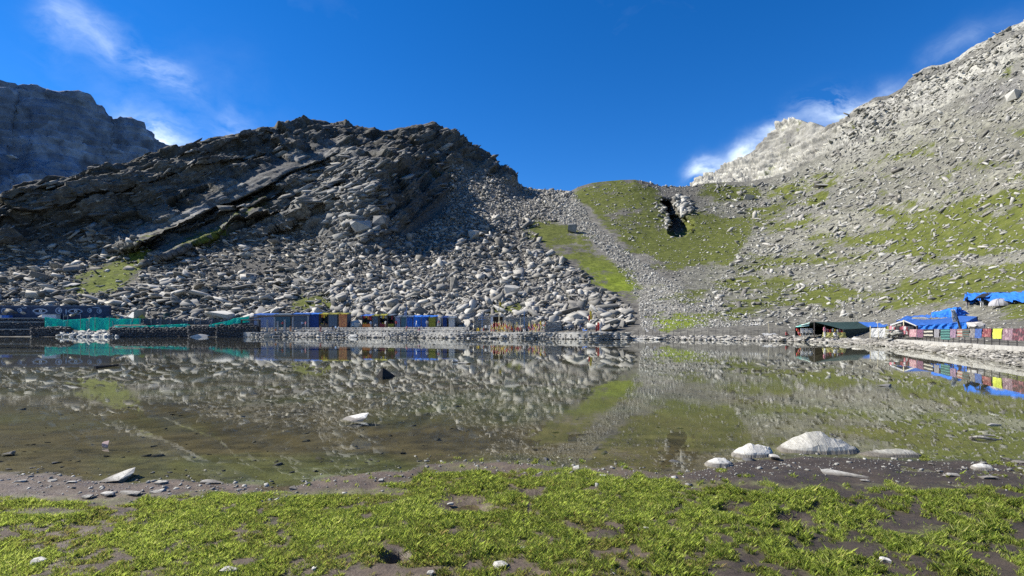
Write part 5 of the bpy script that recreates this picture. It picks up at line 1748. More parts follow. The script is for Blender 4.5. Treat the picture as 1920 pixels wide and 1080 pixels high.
# --- grey masonry and the offering poles
for (xa, xb, yt, Yoff, lab, sd_) in [(888, 921, 593, -2, 'grey stone wall left of the little shrine opening'), (946, 1003, 594, -2, 'grey stone wall right of the shrine opening behind the flag poles'), (1018, 1052, 603, -2, 'lower grey stone wall at the right end of the flag poles')][0:0] or \
        [(888, 921, 593, -2, 'grey stone wall left of the little shrine opening', 31), (946, 1003, 594, -2, 'grey stone wall right of the shrine opening behind the flag poles', 32), (1018, 1052, 603, -2, 'lower grey stone wall at the right end of the flag poles', 33)]:
    Yq = fY(YC, (xa + xb) / 2) + Yoff
    zt = P(0, yt, Yq).z
    t_ = thing('stone_wall', lab, 'wall', tuple(PX(xa, Yq, 1)), 'grey stone walls behind the flag poles')
    xl, xr = PX(xa, Yq, 0).x, PX(xb, Yq, 0).x
    MB().box(((xl + xr) / 2, Yq + .5, (zt + .8) / 2), (xr - xl, .9, zt - .8)).build('core', M['boulder'], t_)
    stone_face(t_, xa, xb, lambda p_, q_=Yq: q_ + .05, 1.0, zt, .38, seed=sd_, depth=.16, tilt=.05)
Yq = fY(YC, 933) - 2
sh = thing('shrine_hut', 'small shrine hut with a pale slab roof and dark opening among the flags', 'hut', tuple(PX(933, Yq, 1.2)))
MB().box(P(934, 592.8, Yq) + Vector((0, .6, 0)), (3.3, 2.2, .28)).build('roof', palestone, sh)
MB().box(PX(922.5, Yq + .5, 2.9), (.5, 1.6, 3.4)).build('pillar', white_paint, sh)
MB().box(PX(945, Yq + .5, 2.9), (.5, 1.6, 3.4)).build('pillar', concrete, sh)
MB().box(PX(934, Yq + 1.3, 2.9), (2.4, .3, 3.4)).build('back_wall', darkwood, sh)
MB().box(PX(934, Yq + .4, 1.5), (2.2, 1.2, .7)).build('altar', concrete, sh)

FG = 'offering poles hung with red and yellow cloth by the lake'
rr = random.Random(11)
pole_mesh = MB().tube((0, 0, 0), (0, 0, 1), .035, 5).build('pole', palepole, loc=(0, 0, 0)).data
bpy.data.objects.remove(bpy.data.objects['pole'])
cl_mesh = []
for i in range(4):
    o = MB().sheet((-.11, -.05, 0), (.11, -.05, 0), (.09, -.05, 1), (-.09, -.05, 1), 3, 5, wob=.05, seed=i).build('cloth', None, loc=(0, 0, 0))
    cl_mesh.append(o.data)
    o.data.materials.append(T['cloth_red'])
    bpy.data.objects.remove(o)
FC = ['cloth_red', 'cloth_yellow', 'cloth_yellow', 'cloth_pink', 'tarp_white', 'cloth_red', 'tarp_yellow']


def offer_pole(px, Yq, zb, h_, label, lean):
    loc = PX(px, Yq, zb)
    t_ = thing('offering_pole', label, 'offering pole', tuple(loc), FG)
    t_.rotation_euler = (rr.uniform(-.06, .06), lean, 0)
    o_ = bpy.data.objects.new('pole', pole_mesh)
    COL.objects.link(o_)
    o_.parent = t_
    o_.scale = (1, 1, h_)
    cols = []
    for q_ in range(rr.choice((1, 2, 2, 3))):
        o_ = bpy.data.objects.new('cloth', rr.choice(cl_mesh))
        COL.objects.link(o_)
        o_.parent = t_
        hh2 = rr.uniform(.35, .8)
        o_.location = (rr.uniform(-.07, .07), rr.uniform(-.04, .04), rr.uniform(.25, max(.3, h_ - hh2)))
        o_.scale = (1.1, 1, hh2)
        o_.rotation_euler = (0, 0, rr.uniform(-.8, .8))
        o_.material_slots[0].link = 'OBJECT'
        fc = rr.choice(FC)
        cols.append({'tarp': 'white', 'cloth': fc.split('_')[1]}[fc.split('_')[0]] if fc != 'tarp_yellow' else 'pale yellow')
        o_.material_slots[0].material = T[fc]
    cols = sorted(set(cols))
    t_['label'] = ('tall ' if h_ > 2.0 else 'short ' if h_ < 1.7 else '') + 'pole with ' + ' and '.join(cols[:2]) + ' cloth ' + label.replace('of the shrine opening', 'of the shrine')


for (xa, xb, n_, h0, h1, lab) in [(921, 931, 16, 1.5, 2.3, 'in the thick bundle before the shrine hut'), (931, 961, 34, 1.5, 2.5, 'in the dense row right of the shrine opening'), (966, 977, 9, 1.3, 2.2, 'in the small group by the blue pole'),
                                  (992, 1009, 18, 1.5, 2.5, 'in the second dense bundle'), (1013, 1021, 6, 1.5, 2.6, 'at the right end of the shrine walls'), (893, 908, 5, .8, 1.3, 'left of the shrine hut')]:
    for i in range(n_):
        px = rr.uniform(xa, xb)
        offer_pole(px, fY(YC, px) - 7 + rr.uniform(-2.5, 1.5), 1.2, rr.uniform(h0, h1), lab, rr.uniform(-.16, .16))


def flag_pole(px, y0, y1, Yq, m_, label, cloths=(), cross=None, r=.05, lean=0.0):
    a, b2 = P(px, y0, Yq), P(px + lean, y1, Yq)
    t_ = thing('flag_pole', label, 'flag pole', tuple(a))
    MB().tube(a, b2, r, 6, r * .7).build('pole', m_, t_)
    for i, (f0, f1, w_, mm) in enumerate(cloths):
        p_, q_ = a.lerp(b2, f0), a.lerp(b2, f1)
        MB().sheet(p_ + Vector((-.03, -.05, 0)), p_ + Vector((w_, -.05, -.1)), q_ + Vector((w_ * .8, -.05, 0)), q_ + Vector((-.03, -.05, 0)), 4, 5, wob=.07, seed=i + px).build('cloth', T[mm], t_)
    if cross:
        for f_, w_ in cross:
            p_ = a.lerp(b2, f_)
            MB().tube(p_ - Vector((w_ / 2, 0, 0)), p_ + Vector((w_ / 2, 0, 0)), r * .8, 6).build('crossbar', m_, t_)
    return t_


flag_pole(936, 612, 563, fY(YC, 936) - 4, palepole, 'tallest yellow pole with scraps of cloth above the flag bundles', [(.78, .93, .5, 'cloth_yellow'), (.62, .7, -.4, 'tarp_white')], r=.09)
flag_pole(761, 622, 572, fY(YC, 761) - 7.5, bluemetal, 'thin blue pole standing before the deep blue stalls', [(.62, .8, -.6, 'tarp_grey_blue')], r=.06, lean=2)
flag_pole(904, 622, 584, fY(YC, 904) - 5, bluemetal, 'blue forked trident pole left of the shrine hut', (), [(.6, 1.6), (.72, 1.0)], r=.06)
flag_pole(983, 618, 582, fY(YC, 983) - 4, bluemetal, 'slim blue pole between two bundles of flags', (), r=.06)
flag_pole(976, 626, 596, fY(YC, 976) - 8, palepole, 'pale bare pole beside the small flag group', (), r=.05)
flag_pole(1106, 606, 582, fY(YC, 1106) + 1, palepole, 'short pole with a bunch of yellow and red cloth on the stony bank', [(.3, .95, .45, 'cloth_yellow'), (.2, .6, -.3, 'cloth_red')], r=.05)
flag_pole(1120, 626, 603, fY(YC, 1120) - 8, palepole, 'pole wrapped in red cloth by the leaning boulder', [(.3, .95, .4, 'cloth_red'), (.2, .7, -.35, 'cloth_maroon')], r=.08)
flag_pole(1124, 626, 605, fY(YC, 1124) - 8.2, palepole, 'second pole with white and red cloth by the leaning boulder', [(.25, .8, .35, 'tarp_white'), (.4, .9, -.3, 'cloth_red')], r=.06)
flag_pole(1244, 620, 597, fY(YC, 1244) - 2, palepole, 'thin pale yellow pole in front of the bright green mound', (), r=.05)
flag_pole(1443, 632, 600, fY(YC, 1443) - 4, palepole, 'thin leaning pale pole on the gravel left of the green tent', (), r=.04, lean=-3)
flag_pole(1869, 601, 581, 62, palepole, 'pale yellow pole standing on the bank behind the yellow green cloth', (), r=.07)
flag_pole(1440 + 208, 640, 600, 64, palepole, 'thin pole before the white sheet', (), r=.03, lean=-3)

# --- rope fence along the right part of the shore
def fenceY(p_):
    return fY(YB, p_) - .6


rf = thing('rope_fence', 'thin iron post and wire fence along the lake path below the green mound', 'fence', tuple(PX(1195, fenceY(1195), .4)))
pts = []
for px in np.arange(1197, 1486, 13.2):
    Yq = fenceY(px)
    a = PX(px, Yq, .35)
    MB().tube(a, a + Vector((0, 0, 1.45)), .035, 5).build('post', iron, rf)
    pts.append(a + Vector((0, 0, 1.2)))
MB().path(pts, .012, 4).build('wire', iron, rf)
MB().path([p_ - Vector((0, 0, .5)) for p_ in pts], .012, 4).build('wire', iron, rf)
for (px, py, w_, h_, mm, lab) in [(1107, 620, 26, 5, 'tarp_bright_blue', 'light blue tarpaulin lying on the bank left of the leaning boulder'), (1238, 620, 18, 5, 'tarp_grey_blue', 'blue grey sheet on the path below the green mound'), (1222, 619.5, 18, 5, 'tarp_white', 'white sheet on the path next to the blue grey one'),
                                  (1449, 628, 28, 6, 'tarp_white', 'white sheet lying on the gravel left of the green tent'), (1420, 609, 14, 3, 'tarp_white', 'white roll lying on the gravel slope')]:
    Yq = fY(YB, px) + 3.0 if py > 612 else fY(YC, px) + 6
    a, b2 = P(px - w_ / 2, py + h_ / 2, Yq), P(px + w_ / 2, py + h_ / 2, Yq)
    up = Vector((0, 1.6, h_ * Yq / F))
    tag(MB().sheet(a, b2, b2 + up, a + up, 8, 5, wob=.10, seed=px).build('groundsheet', T[mm], loc=tuple(a)), lab, 'tarpaulin')

# --- right: green market tent
A0, B0, R0 = P(1491, 613, 76), P(1581, 617.5, 72), P(1527, 603.5, 74)
A1, B1, R1 = P(1560, 612, 87), P(1630, 615, 82), P(1608, 603, 84.5)
t_ = ridge_tent('market_tent', 'dark green market tent with an open end and yellow counter on the right shore', A0, B0, A1, B1, R0, R1, 1.25, T['tarp_green'], T['cloth_dark'], 50, gable=False, front_wall=T['tarp_green'])
gt = pmat('green_white_stripe', (.1, .45, .38), (.6, .65, .6), 2)
MB().sheet(P(1491, 613.5, 75.8), P(1517, 611, 74.8), P(1518, 604.5, 75), P(1493, 612, 76), 6, 3, wob=.03, seed=3).build('awning', gt, t_)
MB().tube(R0 - Vector((0, 0, 2.2)), R0, .08, 6).build('centre_post', darkwood, t_)
MB().sheet(P(1541, 632.5, 72.2), P(1587, 633, 71.4), P(1585, 623.5, 71.4), P(1543, 623.5, 72.2), 10, 4, wob=.03, fold=.04, seed=8).build('counter_sheet', T['tarp_yellow'], t_)
for i in range(8):
    px = 1546 + i * 4.6
    p_ = P(px, 616 + (i % 3), 73 - i * .1)
    MB().sheet(p_ + Vector((0, 0, -.45)), p_ + Vector((.22, 0, -.45)), p_ + Vector((.22, 0, 0)), p_, 2, 3, wob=.04, seed=i).build('hanging_goods', T[['tarp_white', 'cloth_pink', 'cloth_red', 'tarp_white', 'cloth_yellow'][i % 5]], t_)
for i in range(5):
    p_ = P(1495 + i * 1.4, 618 + i * 2.4, 75.4)
    MB().box(p_, (.22, .2, .3), rz=i).build('hanging_goods', T[['cloth_red', 'cloth_orange', 'cloth_pink'][i % 3]], t_)
for i in range(3):
    p_ = PX(1506 + i * 8, 74.8, .9)
    c_ = thing('plastic_chair', ['white plastic chair at the left of the green tent opening', 'middle white plastic chair in the green tent opening', 'right white plastic chair beside the centre post'][i], 'chair', tuple(p_), 'white chairs at the green tent')
    MB().box(p_ + Vector((0, 0, .45)), (.48, .46, .05)).build('seat', T['tarp_white'], c_)
    MB().box(p_ + Vector((0, .22, .75)), (.48, .05, .55)).build('backrest', T['tarp_white'], c_)
    for sx in (-.2, .2):
        for sy in (-.2, .2):
            MB().tube(p_ + Vector((sx, sy, 0)), p_ + Vector((sx, sy, .45)), .025, 5).build('leg', T['tarp_white'], c_)
        MB().box(p_ + Vector((sx * 1.15, 0, .66)), (.05, .44, .04)).build('armrest', T['tarp_white'], c_)
# white sheet screen
t_ = thing('sheet_screen', 'bright white sheet stretched between posts right of the green tent', 'screen', tuple(PX(1633, 66, .6)))
MB().sheet(P(1633, 632, 66), P(1661, 633, 64.5), P(1660, 614.5, 64.5), P(1634, 615.5, 66), 12, 6, wob=.05, fold=.05, nf=2, seed=9).build('sheet', T['tarp_white'], t_)
for px, yq in ((1632, 66.1), (1662, 64.4)):
    MB().tube(P(px, 636, yq), P(px, 611, yq), .06, 6).build('post', palepole, t_)
MB().sheet(P(1661, 628, 64.2), P(1666, 628, 64), P(1666, 611, 64), P(1661, 611, 64.2), 3, 4, wob=.06, seed=2).build('side_cloth', T['tarp_olive'], t_)

# long low blue tarpaulin roof behind
t_ = thing('tarpaulin_shelter', 'long low blue tarpaulin shelter behind the green tent', 'shelter', tuple(P(1610, 618, 88)), 'blue tarpaulin shelters on the right shore')
MB().sheet(P(1606, 613.5, 86), P(1682, 612, 80), P(1690, 600, 84), P(1606, 604, 91), 14, 5, wob=.06, sag=.12, seed=4).build('roof_sheet', T['tarp_blue'], t_)
MB().sheet(P(1612, 622, 86.2), P(1682, 622, 80.2), P(1682, 612.5, 80.2), P(1612, 613.5, 86.2), 10, 4, wob=.06, seed=5).build('front_sheet', T['tarp_navy'], t_)
for px, yq, yy_ in ((1608, 613, 86.1), (1645, 612.5, 83), (1681, 611.5, 80.1)):
    MB().tube(P(px, 626, yy_), P(px, yq, yy_), .06, 6).build('post', darkwood, t_)

# blue market tent with carpets
A0, R0, B0 = P(1668, 609, 58.5), P(1694.5, 599.8, 56.5), P(1719, 610.5, 54)
A1, R1, B1 = P(1800, 592, 63), P(1832, 593.5, 60), P(1813, 603.5, 52)
t_ = thing('market_tent', 'large sunlit blue ridge tent with a hanging front edge above the carpets', 'tent', tuple(PX(1700, 56, 1.2)))
MB().sheet(B0, B1, R1, R0, 16, 6, wob=.02, sag=.10, seed=11, thick=.02).build('roof_sheet', T['tarp_blue'], t_)
MB().sheet(A1, A0, R0, R1, 12, 5, wob=.03, sag=.1, seed=12).build('roof_sheet', T['tarp_blue'], t_)
MB().sheet(P(1722, 618.5, 53.9), P(1812, 618, 51.9), B1, B0 + Vector((.1, 0, 0)), 20, 5, wob=.04, fold=.09, nf=6, seed=13).build('valance', T['tarp_bright_blue'], t_)
MB().sheet(P(1812, 618, 51.9), P(1835, 606, 60), R1, B1, 8, 4, wob=.05, fold=.06, seed=14).build('end_sheet', T['tarp_bright_blue'], t_)
cr = T['tarp_white']
MB().sheet(A0 + Vector((0, -.05, -.12)), R0 + Vector((0, -.05, -.15)), R0 + Vector((0, -.05, 0)), A0 + Vector((0, -.05, 0)), 6, 1, seed=1).build('gable_trim', cr, t_)
MB().sheet(R0 + Vector((0, -.05, -.15)), B0 + Vector((0, -.05, -.12)), B0 + Vector((0, -.05, 0)), R0 + Vector((0, -.05, 0)), 6, 1, seed=1).build('gable_trim', cr, t_)
for a, zb in ((R0, .8), (A0, 1.0), (B0, .6), (B1, .9), (R1, 2.0)):
    MB().tube((a.x, a.y - .05, zb), a, .07, 6).build('post', palepole if a is R0 else darkwood, t_)
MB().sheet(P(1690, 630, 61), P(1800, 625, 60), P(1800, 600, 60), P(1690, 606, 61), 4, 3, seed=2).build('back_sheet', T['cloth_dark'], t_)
for i in range(22):
    px = 1672 + (i % 11) * 3.8
    p_ = P(px, 615 + 7 * (i // 11) + (i % 3), 57.5 - (i % 11) * .3)
    MB().box(p_, (.26, .3, .42), rz=i * .7).build('goods', T[['cloth_pink', 'tarp_white', 'cloth_maroon', 'cloth_dark', 'cloth_dark', 'cloth_maroon'][i % 6]], t_)
# blue tents behind
Yq = 64
t_ = thing('ridge_tent', 'dark blue ridge tent behind the large sunlit one, with the banner pole before it', 'tent', tuple(P(1780, 596, Yq)))
MB().sheet(P(1747, 596, Yq), P(1792, 594, Yq - 1), P(1794, 575.5, Yq), P(1746, 586.5, Yq + 3), 10, 6, wob=.10, seed=21).build('roof_sheet', T['tarp_bright_blue'], t_)
MB().sheet(P(1792, 594, Yq - 1), P(1818, 588, Yq), P(1800, 576, Yq + .5), P(1794, 575.5, Yq), 8, 6, wob=.10, seed=22).build('roof_sheet', T['tarp_bright_blue'], t_)
MB().sheet(P(1746, 586.5, Yq + 3), P(1794, 575.5, Yq), P(1800, 582, Yq + 7), P(1755, 590, Yq + 7), 8, 4, wob=.08, seed=23).build('back_sheet', T['tarp_blue'], t_)
MB().tube(P(1794, 598, Yq + .2), P(1794, 575.5, Yq + .1), .06, 6).build('post', darkwood, t_)
Yq = 68
t_ = thing('tarpaulin_shelter', 'low sagging blue tarpaulin between the long shelter and the dark blue tent', 'shelter', tuple(P(1700, 606, Yq)), 'blue tarpaulin shelters on the right shore')
MB().sheet(P(1679, 602, Yq), P(1745, 597, Yq - 3), P(1746, 589, Yq), P(1700, 592.5, Yq + 3), 12, 6, wob=.10, sag=.1, seed=24).build('roof_sheet', T['tarp_blue'], t_)
for px, yq in ((1681, 602), (1744, 597)):
    MB().tube(P(px, 612, Yq - 1), P(px, yq, Yq - 1), .05, 6).build('post', darkwood, t_)
MB().hull([P(1715 + random.uniform(-14, 28), 597 + random.uniform(-3, 2), Yq - 3 + random.uniform(-.6, .6)) for _ in range(14)]).build('white_bundle', T['tarp_white'], t_)
flag_pole(1801, 618, 590, 50, darkwood, 'dark pole with white and grey streamers before the dark blue tent', [(.55, 1.35, -.55, 'tarp_white'), (.6, 1.2, -.35, 'tent_grey')], r=.10, lean=-8)
# sacks
sk = pmat('sack_cloth', (.46, .44, .40), (.30, .28, .26), 3)
for i, (px, py, w_, h_) in enumerate([(1822, 612, 14, 11), (1834, 611, 14, 12), (1843, 612, 11, 10)]):
    c = P(px, py, 49)
    k_ = 49 / F
    rr2 = random.Random(i)
    mb = MB().hull([c + Vector((rr2.uniform(-.5, .5) * w_ * k_, rr2.uniform(-.4, .4), rr2.uniform(-.45, .75) * h_ * k_)) for _ in range(22)])
    tag(mb.build('sack', sk, loc=tuple(c)), ['grey sack leaning on the end of the sunlit blue tent', 'middle striped grey sack behind the hanging carpets', 'right grey sack behind the red patterned carpet'][i], 'sack', 'grey sacks behind the carpets')

# upper blue shelter, dome tent


def ground_Y(px, py):
    return float(on_slope(px, py)[0][0][1])


Yq = max(ground_Y(1850, 575), ground_Y(1813, 579), ground_Y(1841, 578)) + 1.3
Yr = ground_Y(1940, 577) - .4
t_ = thing('tarpaulin_shelter', 'crumpled blue tarpaulin shelter on the slope above the carpets', 'shelter', tuple(P(1860, 578, Yq)), 'blue tarpaulin shelters on the right shore')
MB().sheet(P(1804, 561, Yq), P(1990, 568, Yr - 2), P(1990, 546, Yr - .8), P(1812, 550, Yq + 2), 40, 8, wob=.12, fold=.16, nf=9, seed=31).build('front_sheet', T['tarp_bright_blue'], t_)
MB().sheet(P(1806, 562, Yq), P(1840, 577, Yq - .5), P(1856, 560, Yq - .2), P(1812, 552, Yq + .3), 14, 8, wob=.12, fold=.10, nf=4, seed=32).build('hanging_sheet', T['tarp_bright_blue'], t_)
MB().sheet(P(1812, 550, Yq + 2), P(1990, 546, Yr - .8), P(1990, 550, Yr + 5), P(1815, 554, Yq + 7), 16, 4, wob=.08, seed=33).build('top_sheet', T['tarp_blue'], t_)
for px in (1812, 1850, 1905, 1960):
    yp_ = Yq + (Yr - Yq) * (px - 1812) / 160
    MB().tube(P(px, 576, yp_ + .3), P(px, 549.5, yp_ + 1.0), .06, 6).build('post', darkwood, t_)
c = P(1876, 573.5, min(ground_Y(1876, 574), Yq + (Yr - Yq) * .4 - 2.0))
t_ = thing('dome_tent', 'grey dome tent pitched under the crumpled blue tarpaulin', 'tent', tuple(c))
vs, fs = [], []
for j in range(7):
    el_ = j / 6 * math.pi / 2
    for i in range(16):
        a_2 = 2 * math.pi * i / 16
        rr_ = math.cos(el_) ** .8
        vs.append(c + Vector((1.22 * rr_ * math.cos(a_2), 1.0 * rr_ * math.sin(a_2), .88 * math.sin(el_))))
for j in range(6):
    for i in range(16):
        fs.append((j * 16 + i, j * 16 + (i + 1) % 16, j * 16 + 16 + (i + 1) % 16, j * 16 + 16 + i))
MB().add(vs, fs).build('canopy', T['tent_grey'], t_)
for s_ in (-1, 1):
    pts = [c + Vector((s_ * 1.24 * math.cos(q_), -.75 * math.cos(q_) * 1.0, .02 + .9 * math.sin(q_))) for q_ in np.linspace(0, math.pi / 2, 7)]
    MB().path(pts, .02, 5).build('tent_pole', iron, t_)
MB().add([c + Vector((-.35, -.93, .02)), c + Vector((.15, -.98, .02)), c + Vector((-.08, -.72, .60))], [(0, 1, 2)]).build('door_flap', T['cloth_dark'], t_)

# --- parapet wall, iron railing and carpets on the right
def wallY(px):
    return 13.9 / ((px - 960) / F - .465)


def wall_pt(Y, z_, off=0.0):
    d = Vector((-.465, -1, 0)).normalized()
    nrm = Vector((-1, .465, 0)).normalized()
    return Vector((13.9 + .465 * Y, Y, z_)) + nrm * off


pw = thing('parapet_wall', 'low pale concrete parapet wall along the right shore below the carpets', 'wall', tuple(wall_pt(53.6, .3)))
ys = np.linspace(53.6, 22.0, 15)
for a, b2 in zip(ys[:-1], ys[1:]):
    p_, q_ = wall_pt(a, 0, .0), wall_pt(b2 + .03, 0, .0)
    c_ = (p_ + q_) / 2
    ang_ = math.atan2((q_ - p_).y, (q_ - p_).x)
    hz = random.uniform(-.015, .015)
    MB().box((c_.x, c_.y, .34 + hz), ((q_ - p_).length, .38, .82), rz=ang_).build('wall_block', concrete, pw)
rl = thing('iron_railing', 'black iron railing on the parapet wall hung with carpets', 'railing', tuple(wall_pt(53, .75)))
for Yp_ in np.arange(53.0, 22.4, -1.05):
    p_ = wall_pt(Yp_, .72)
    MB().tube(p_, p_ + Vector((0, 0, 1.0)), .028, 5).build('post', iron, rl)
for z_ in (.95, 1.2, 1.45, 1.68):
    MB().tube(wall_pt(53.0, z_), wall_pt(22.4, z_), .018, 5).build('rail', iron, rl)
CARP = [(1707, 1720, 17.0, 31.5, ('pink_weave', (.50, .22, .26), (.62, .45, .44), (.35, .10, .16), 'cell', 5), 'faded pink patterned carpet, first on the railing from the tent'),
        (1721, 1733, 18, 32.5, ('dark_pink_weave', (.03, .025, .04), (.30, .10, .17), (.08, .07, .12), 'cell', 5), 'dark carpet with pink figures, second on the railing'),
        (1734, 1751, 18, 31.5, ('zigzag_weave', (.018, .018, .022), (.018, .018, .022), (.62, .58, .48), 'band', 1.1), 'black carpet with white zigzag bands'),
        (1753.5, 1763, 17.5, 32.5, ('grey_stripe_weave', (.26, .25, .27), (.42, .40, .42), (.2, .2, .22), 'stripe', 5), 'plain grey striped blanket beside the zigzag carpet'),
        (1766, 1783, 18, 37, ('teal_weave', (.02, .10, .10), (.015, .05, .055), (.10, .30, .26), 'band', 1.6), 'long dark teal blanket, lowest hanging of the row'),
        (1784, 1795, 19, 33, ('purple_weave', (.30, .18, .28), (.50, .35, .42), (.10, .08, .14), 'stripe', 3), 'pink and purple striped carpet'),
        (1796, 1806, 17.5, 31, ('red_teal_weave', (.42, .09, .07), (.12, .30, .26), (.50, .36, .30), 'band', 1.4), 'red carpet with a teal and white band'),
        (1807, 1819, 18.5, 32, ('brown_weave', (.07, .05, .04), (.05, .16, .15), (.14, .09, .07), 'band', 1.0), 'brown blanket with teal bands'),
        (1820, 1829.5, 18, 33, ('plaid_weave', (.28, .26, .24), (.45, .42, .40), (.16, .15, .16), 'checker', 7), 'grey plaid blanket between the brown and the blue white ones'),
        (1830.5, 1843, 17, 34, ('blue_white_weave', (.06, .14, .42), (.55, .58, .64), (.05, .10, .3), 'checker', 6), 'blue and white checked carpet'),
        (1844.5, 1860, 17.5, 32, ('red_weave', (.35, .06, .08), (.10, .02, .03), (.52, .22, .2), 'cell', 4), 'red patterned carpet left of the yellow green cloth'),
        (1864.5, 1881, 15.5, 35, None, 'plain yellow green cloth hanging brightest on the railing'),
        (1882, 1901, 17, 38, ('mauve_weave', (.32, .20, .26), (.20, .12, .15), (.46, .34, .36), 'cell', 4), 'mauve patterned carpet right of the yellow green cloth'),
        (1902, 1935, 18, 39, ('dark_red_weave', (.16, .04, .06), (.04, .03, .04), (.36, .14, .16), 'cell', 3.5), 'large dark red carpet at the right edge of the view')]
for i, (xa, xb, yt, yb, pat, lab) in enumerate(CARP):
    Ya_, Yb_ = wallY(xa), wallY(xb)
    zt = 1.72
    za, zb = P(0, 600 + yb, (Ya_ + Yb_) / 2).z, 0
    a, b2 = wall_pt(Ya_, za, .06), wall_pt(Yb_, za, .06)
    c_, d_ = wall_pt(Yb_, zt, .04), wall_pt(Ya_, zt, .04)
    mm = textile(pat[0], tuple(v_ * .7 for v_ in pat[1]), tuple(v_ * .7 for v_ in pat[2]), tuple(v_ * .7 for v_ in pat[3]), pat[4], pat[5]) if pat else pmat('yellow_green_cloth', (.55, .60, .09), (.42, .46, .06), 3, trans=.2)
    t_ = thing('carpet', lab, 'carpet', tuple(a.lerp(b2, .5)), 'carpets and blankets hung on the iron railing')
    MB().sheet(a, b2, c_, d_, 10, 7, wob=.012, fold=.025, nf=2, seed=i, thick=.02).build('front_fall', mm, t_)
    MB().sheet(wall_pt(Yb_, za + .25, -.06), wall_pt(Ya_, za + .25, -.06), wall_pt(Ya_, zt, -.02), wall_pt(Yb_, zt, -.02), 6, 4, wob=.012, seed=i + 40, thick=.02).build('back_fall', mm, t_)
# loose stacked stones at the end of the parapet
rr = np.random.default_rng(9)
n_ = 90
ppx = 1662 + 27 * rr.random(n_)
Yp = 56.5 + rr.normal(0, .8, n_)
zz_ = rr.random(n_) * 1.35 + .3
L = .25 + .35 * rr.random(n_)
merge_rocks('stone_stack', np.stack([(ppx - 960) / F * Yp, Yp, zz_], -1), np.stack([L * 1.6, L * 1.2, L * .5], -1), euler_mats(rr.normal(0, .1, n_), rr.normal(0, .1, n_), rr.random(n_) * 6.28), np.clip(rr.normal(.6, .2, n_), 0, 1), M['talus_pale'],
            'stack of flat stones at the left end of the parapet wall')
# stones on the right bank
n_ = 2600
ppx = 1480 + 480 * rr.random(n_)
f_ = rr.random(n_)
ya_, yb_ = np.interp(ppx, cx, YA), np.interp(ppx, cx, YB)
Yp = ya_ + (yb_ - ya_) * f_
s_px = power(n_, 2.5, 14, 2.3)
L = s_px * Yp / F
g_keep = np.where((ppx > 1755) & (ppx < 1900) & (f_ > .45) & (f_ < .75), rr.random(n_) < .35, True)
L, ppx, Yp, f_ = L[g_keep], ppx[g_keep], Yp[g_keep], f_[g_keep]
n_ = len(L)
merge_rocks('bank_slabs', np.stack([(ppx - 960) / F * Yp, Yp, f_ * .42 + L * .06], -1), np.stack([L * 1.7, L * 1.2, L * .35], -1), euler_mats(rr.normal(0, .12, n_), rr.normal(0, .12, n_), rr.random(n_) * 6.28), np.clip(rr.normal(.38, .25, n_), 0, 1), M['talus_dark'],
            'flat pale stones paving the bank below the parapet wall')


# ------------------------------------------------------------------ people
JOINTS = ['pelvis', 'waist', 'chest', 'neck', 'head', 'crown', 'shl', 'ell', 'wrl', 'hal', 'shr', 'elr', 'wrr', 'har', 'hil', 'knl', 'anl', 'tol', 'hir', 'knr', 'anr', 'tor']
BONES = [(0, 1, 'top'), (1, 2, 'top'), (2, 3, 'skin'), (3, 4, 'skin'), (4, 5, 'hair'), (2, 6, 'top'), (6, 7, 'top'), (7, 8, 'top'), (8, 9, 'skin'), (2, 10, 'top'), (10, 11, 'top'), (11, 12, 'top'), (12, 13, 'skin'),
         (0, 14, 'leg'), (14, 15, 'leg'), (15, 16, 'leg'), (16, 17, 'shoe'), (0, 18, 'leg'), (18, 19, 'leg'), (19, 20, 'leg'), (20, 21, 'shoe')]
RAD = [.13, .12, .135, .06, .095, .085, .065, .05, .04, .042, .065, .05, .04, .042, .095, .065, .045, .045, .095, .065, .045, .045]
STAND = [(0, 0, .92), (0, 0, 1.1), (0, -.01, 1.32), (0, -.01, 1.46), (0, -.03, 1.56), (0, -.02, 1.66), (-.19, 0, 1.38), (-.25, .02, 1.1), (-.26, -.05, .86), (-.26, -.08, .76), (.19, 0, 1.38), (.25, .02, 1.1), (.26, -.05, .86), (.26, -.08, .76),
         (-.1, 0, .86), (-.11, -.02, .47), (-.12, 0, .09), (-.13, -.15, .04), (.1, 0, .86), (.11, -.02, .47), (.12, 0, .09), (.13, -.15, .04)]


def variant(base, **ch):
    p_ = list(base)
    for k_, v_ in ch.items():
        p_[JOINTS.index(k_)] = v_
    return p_


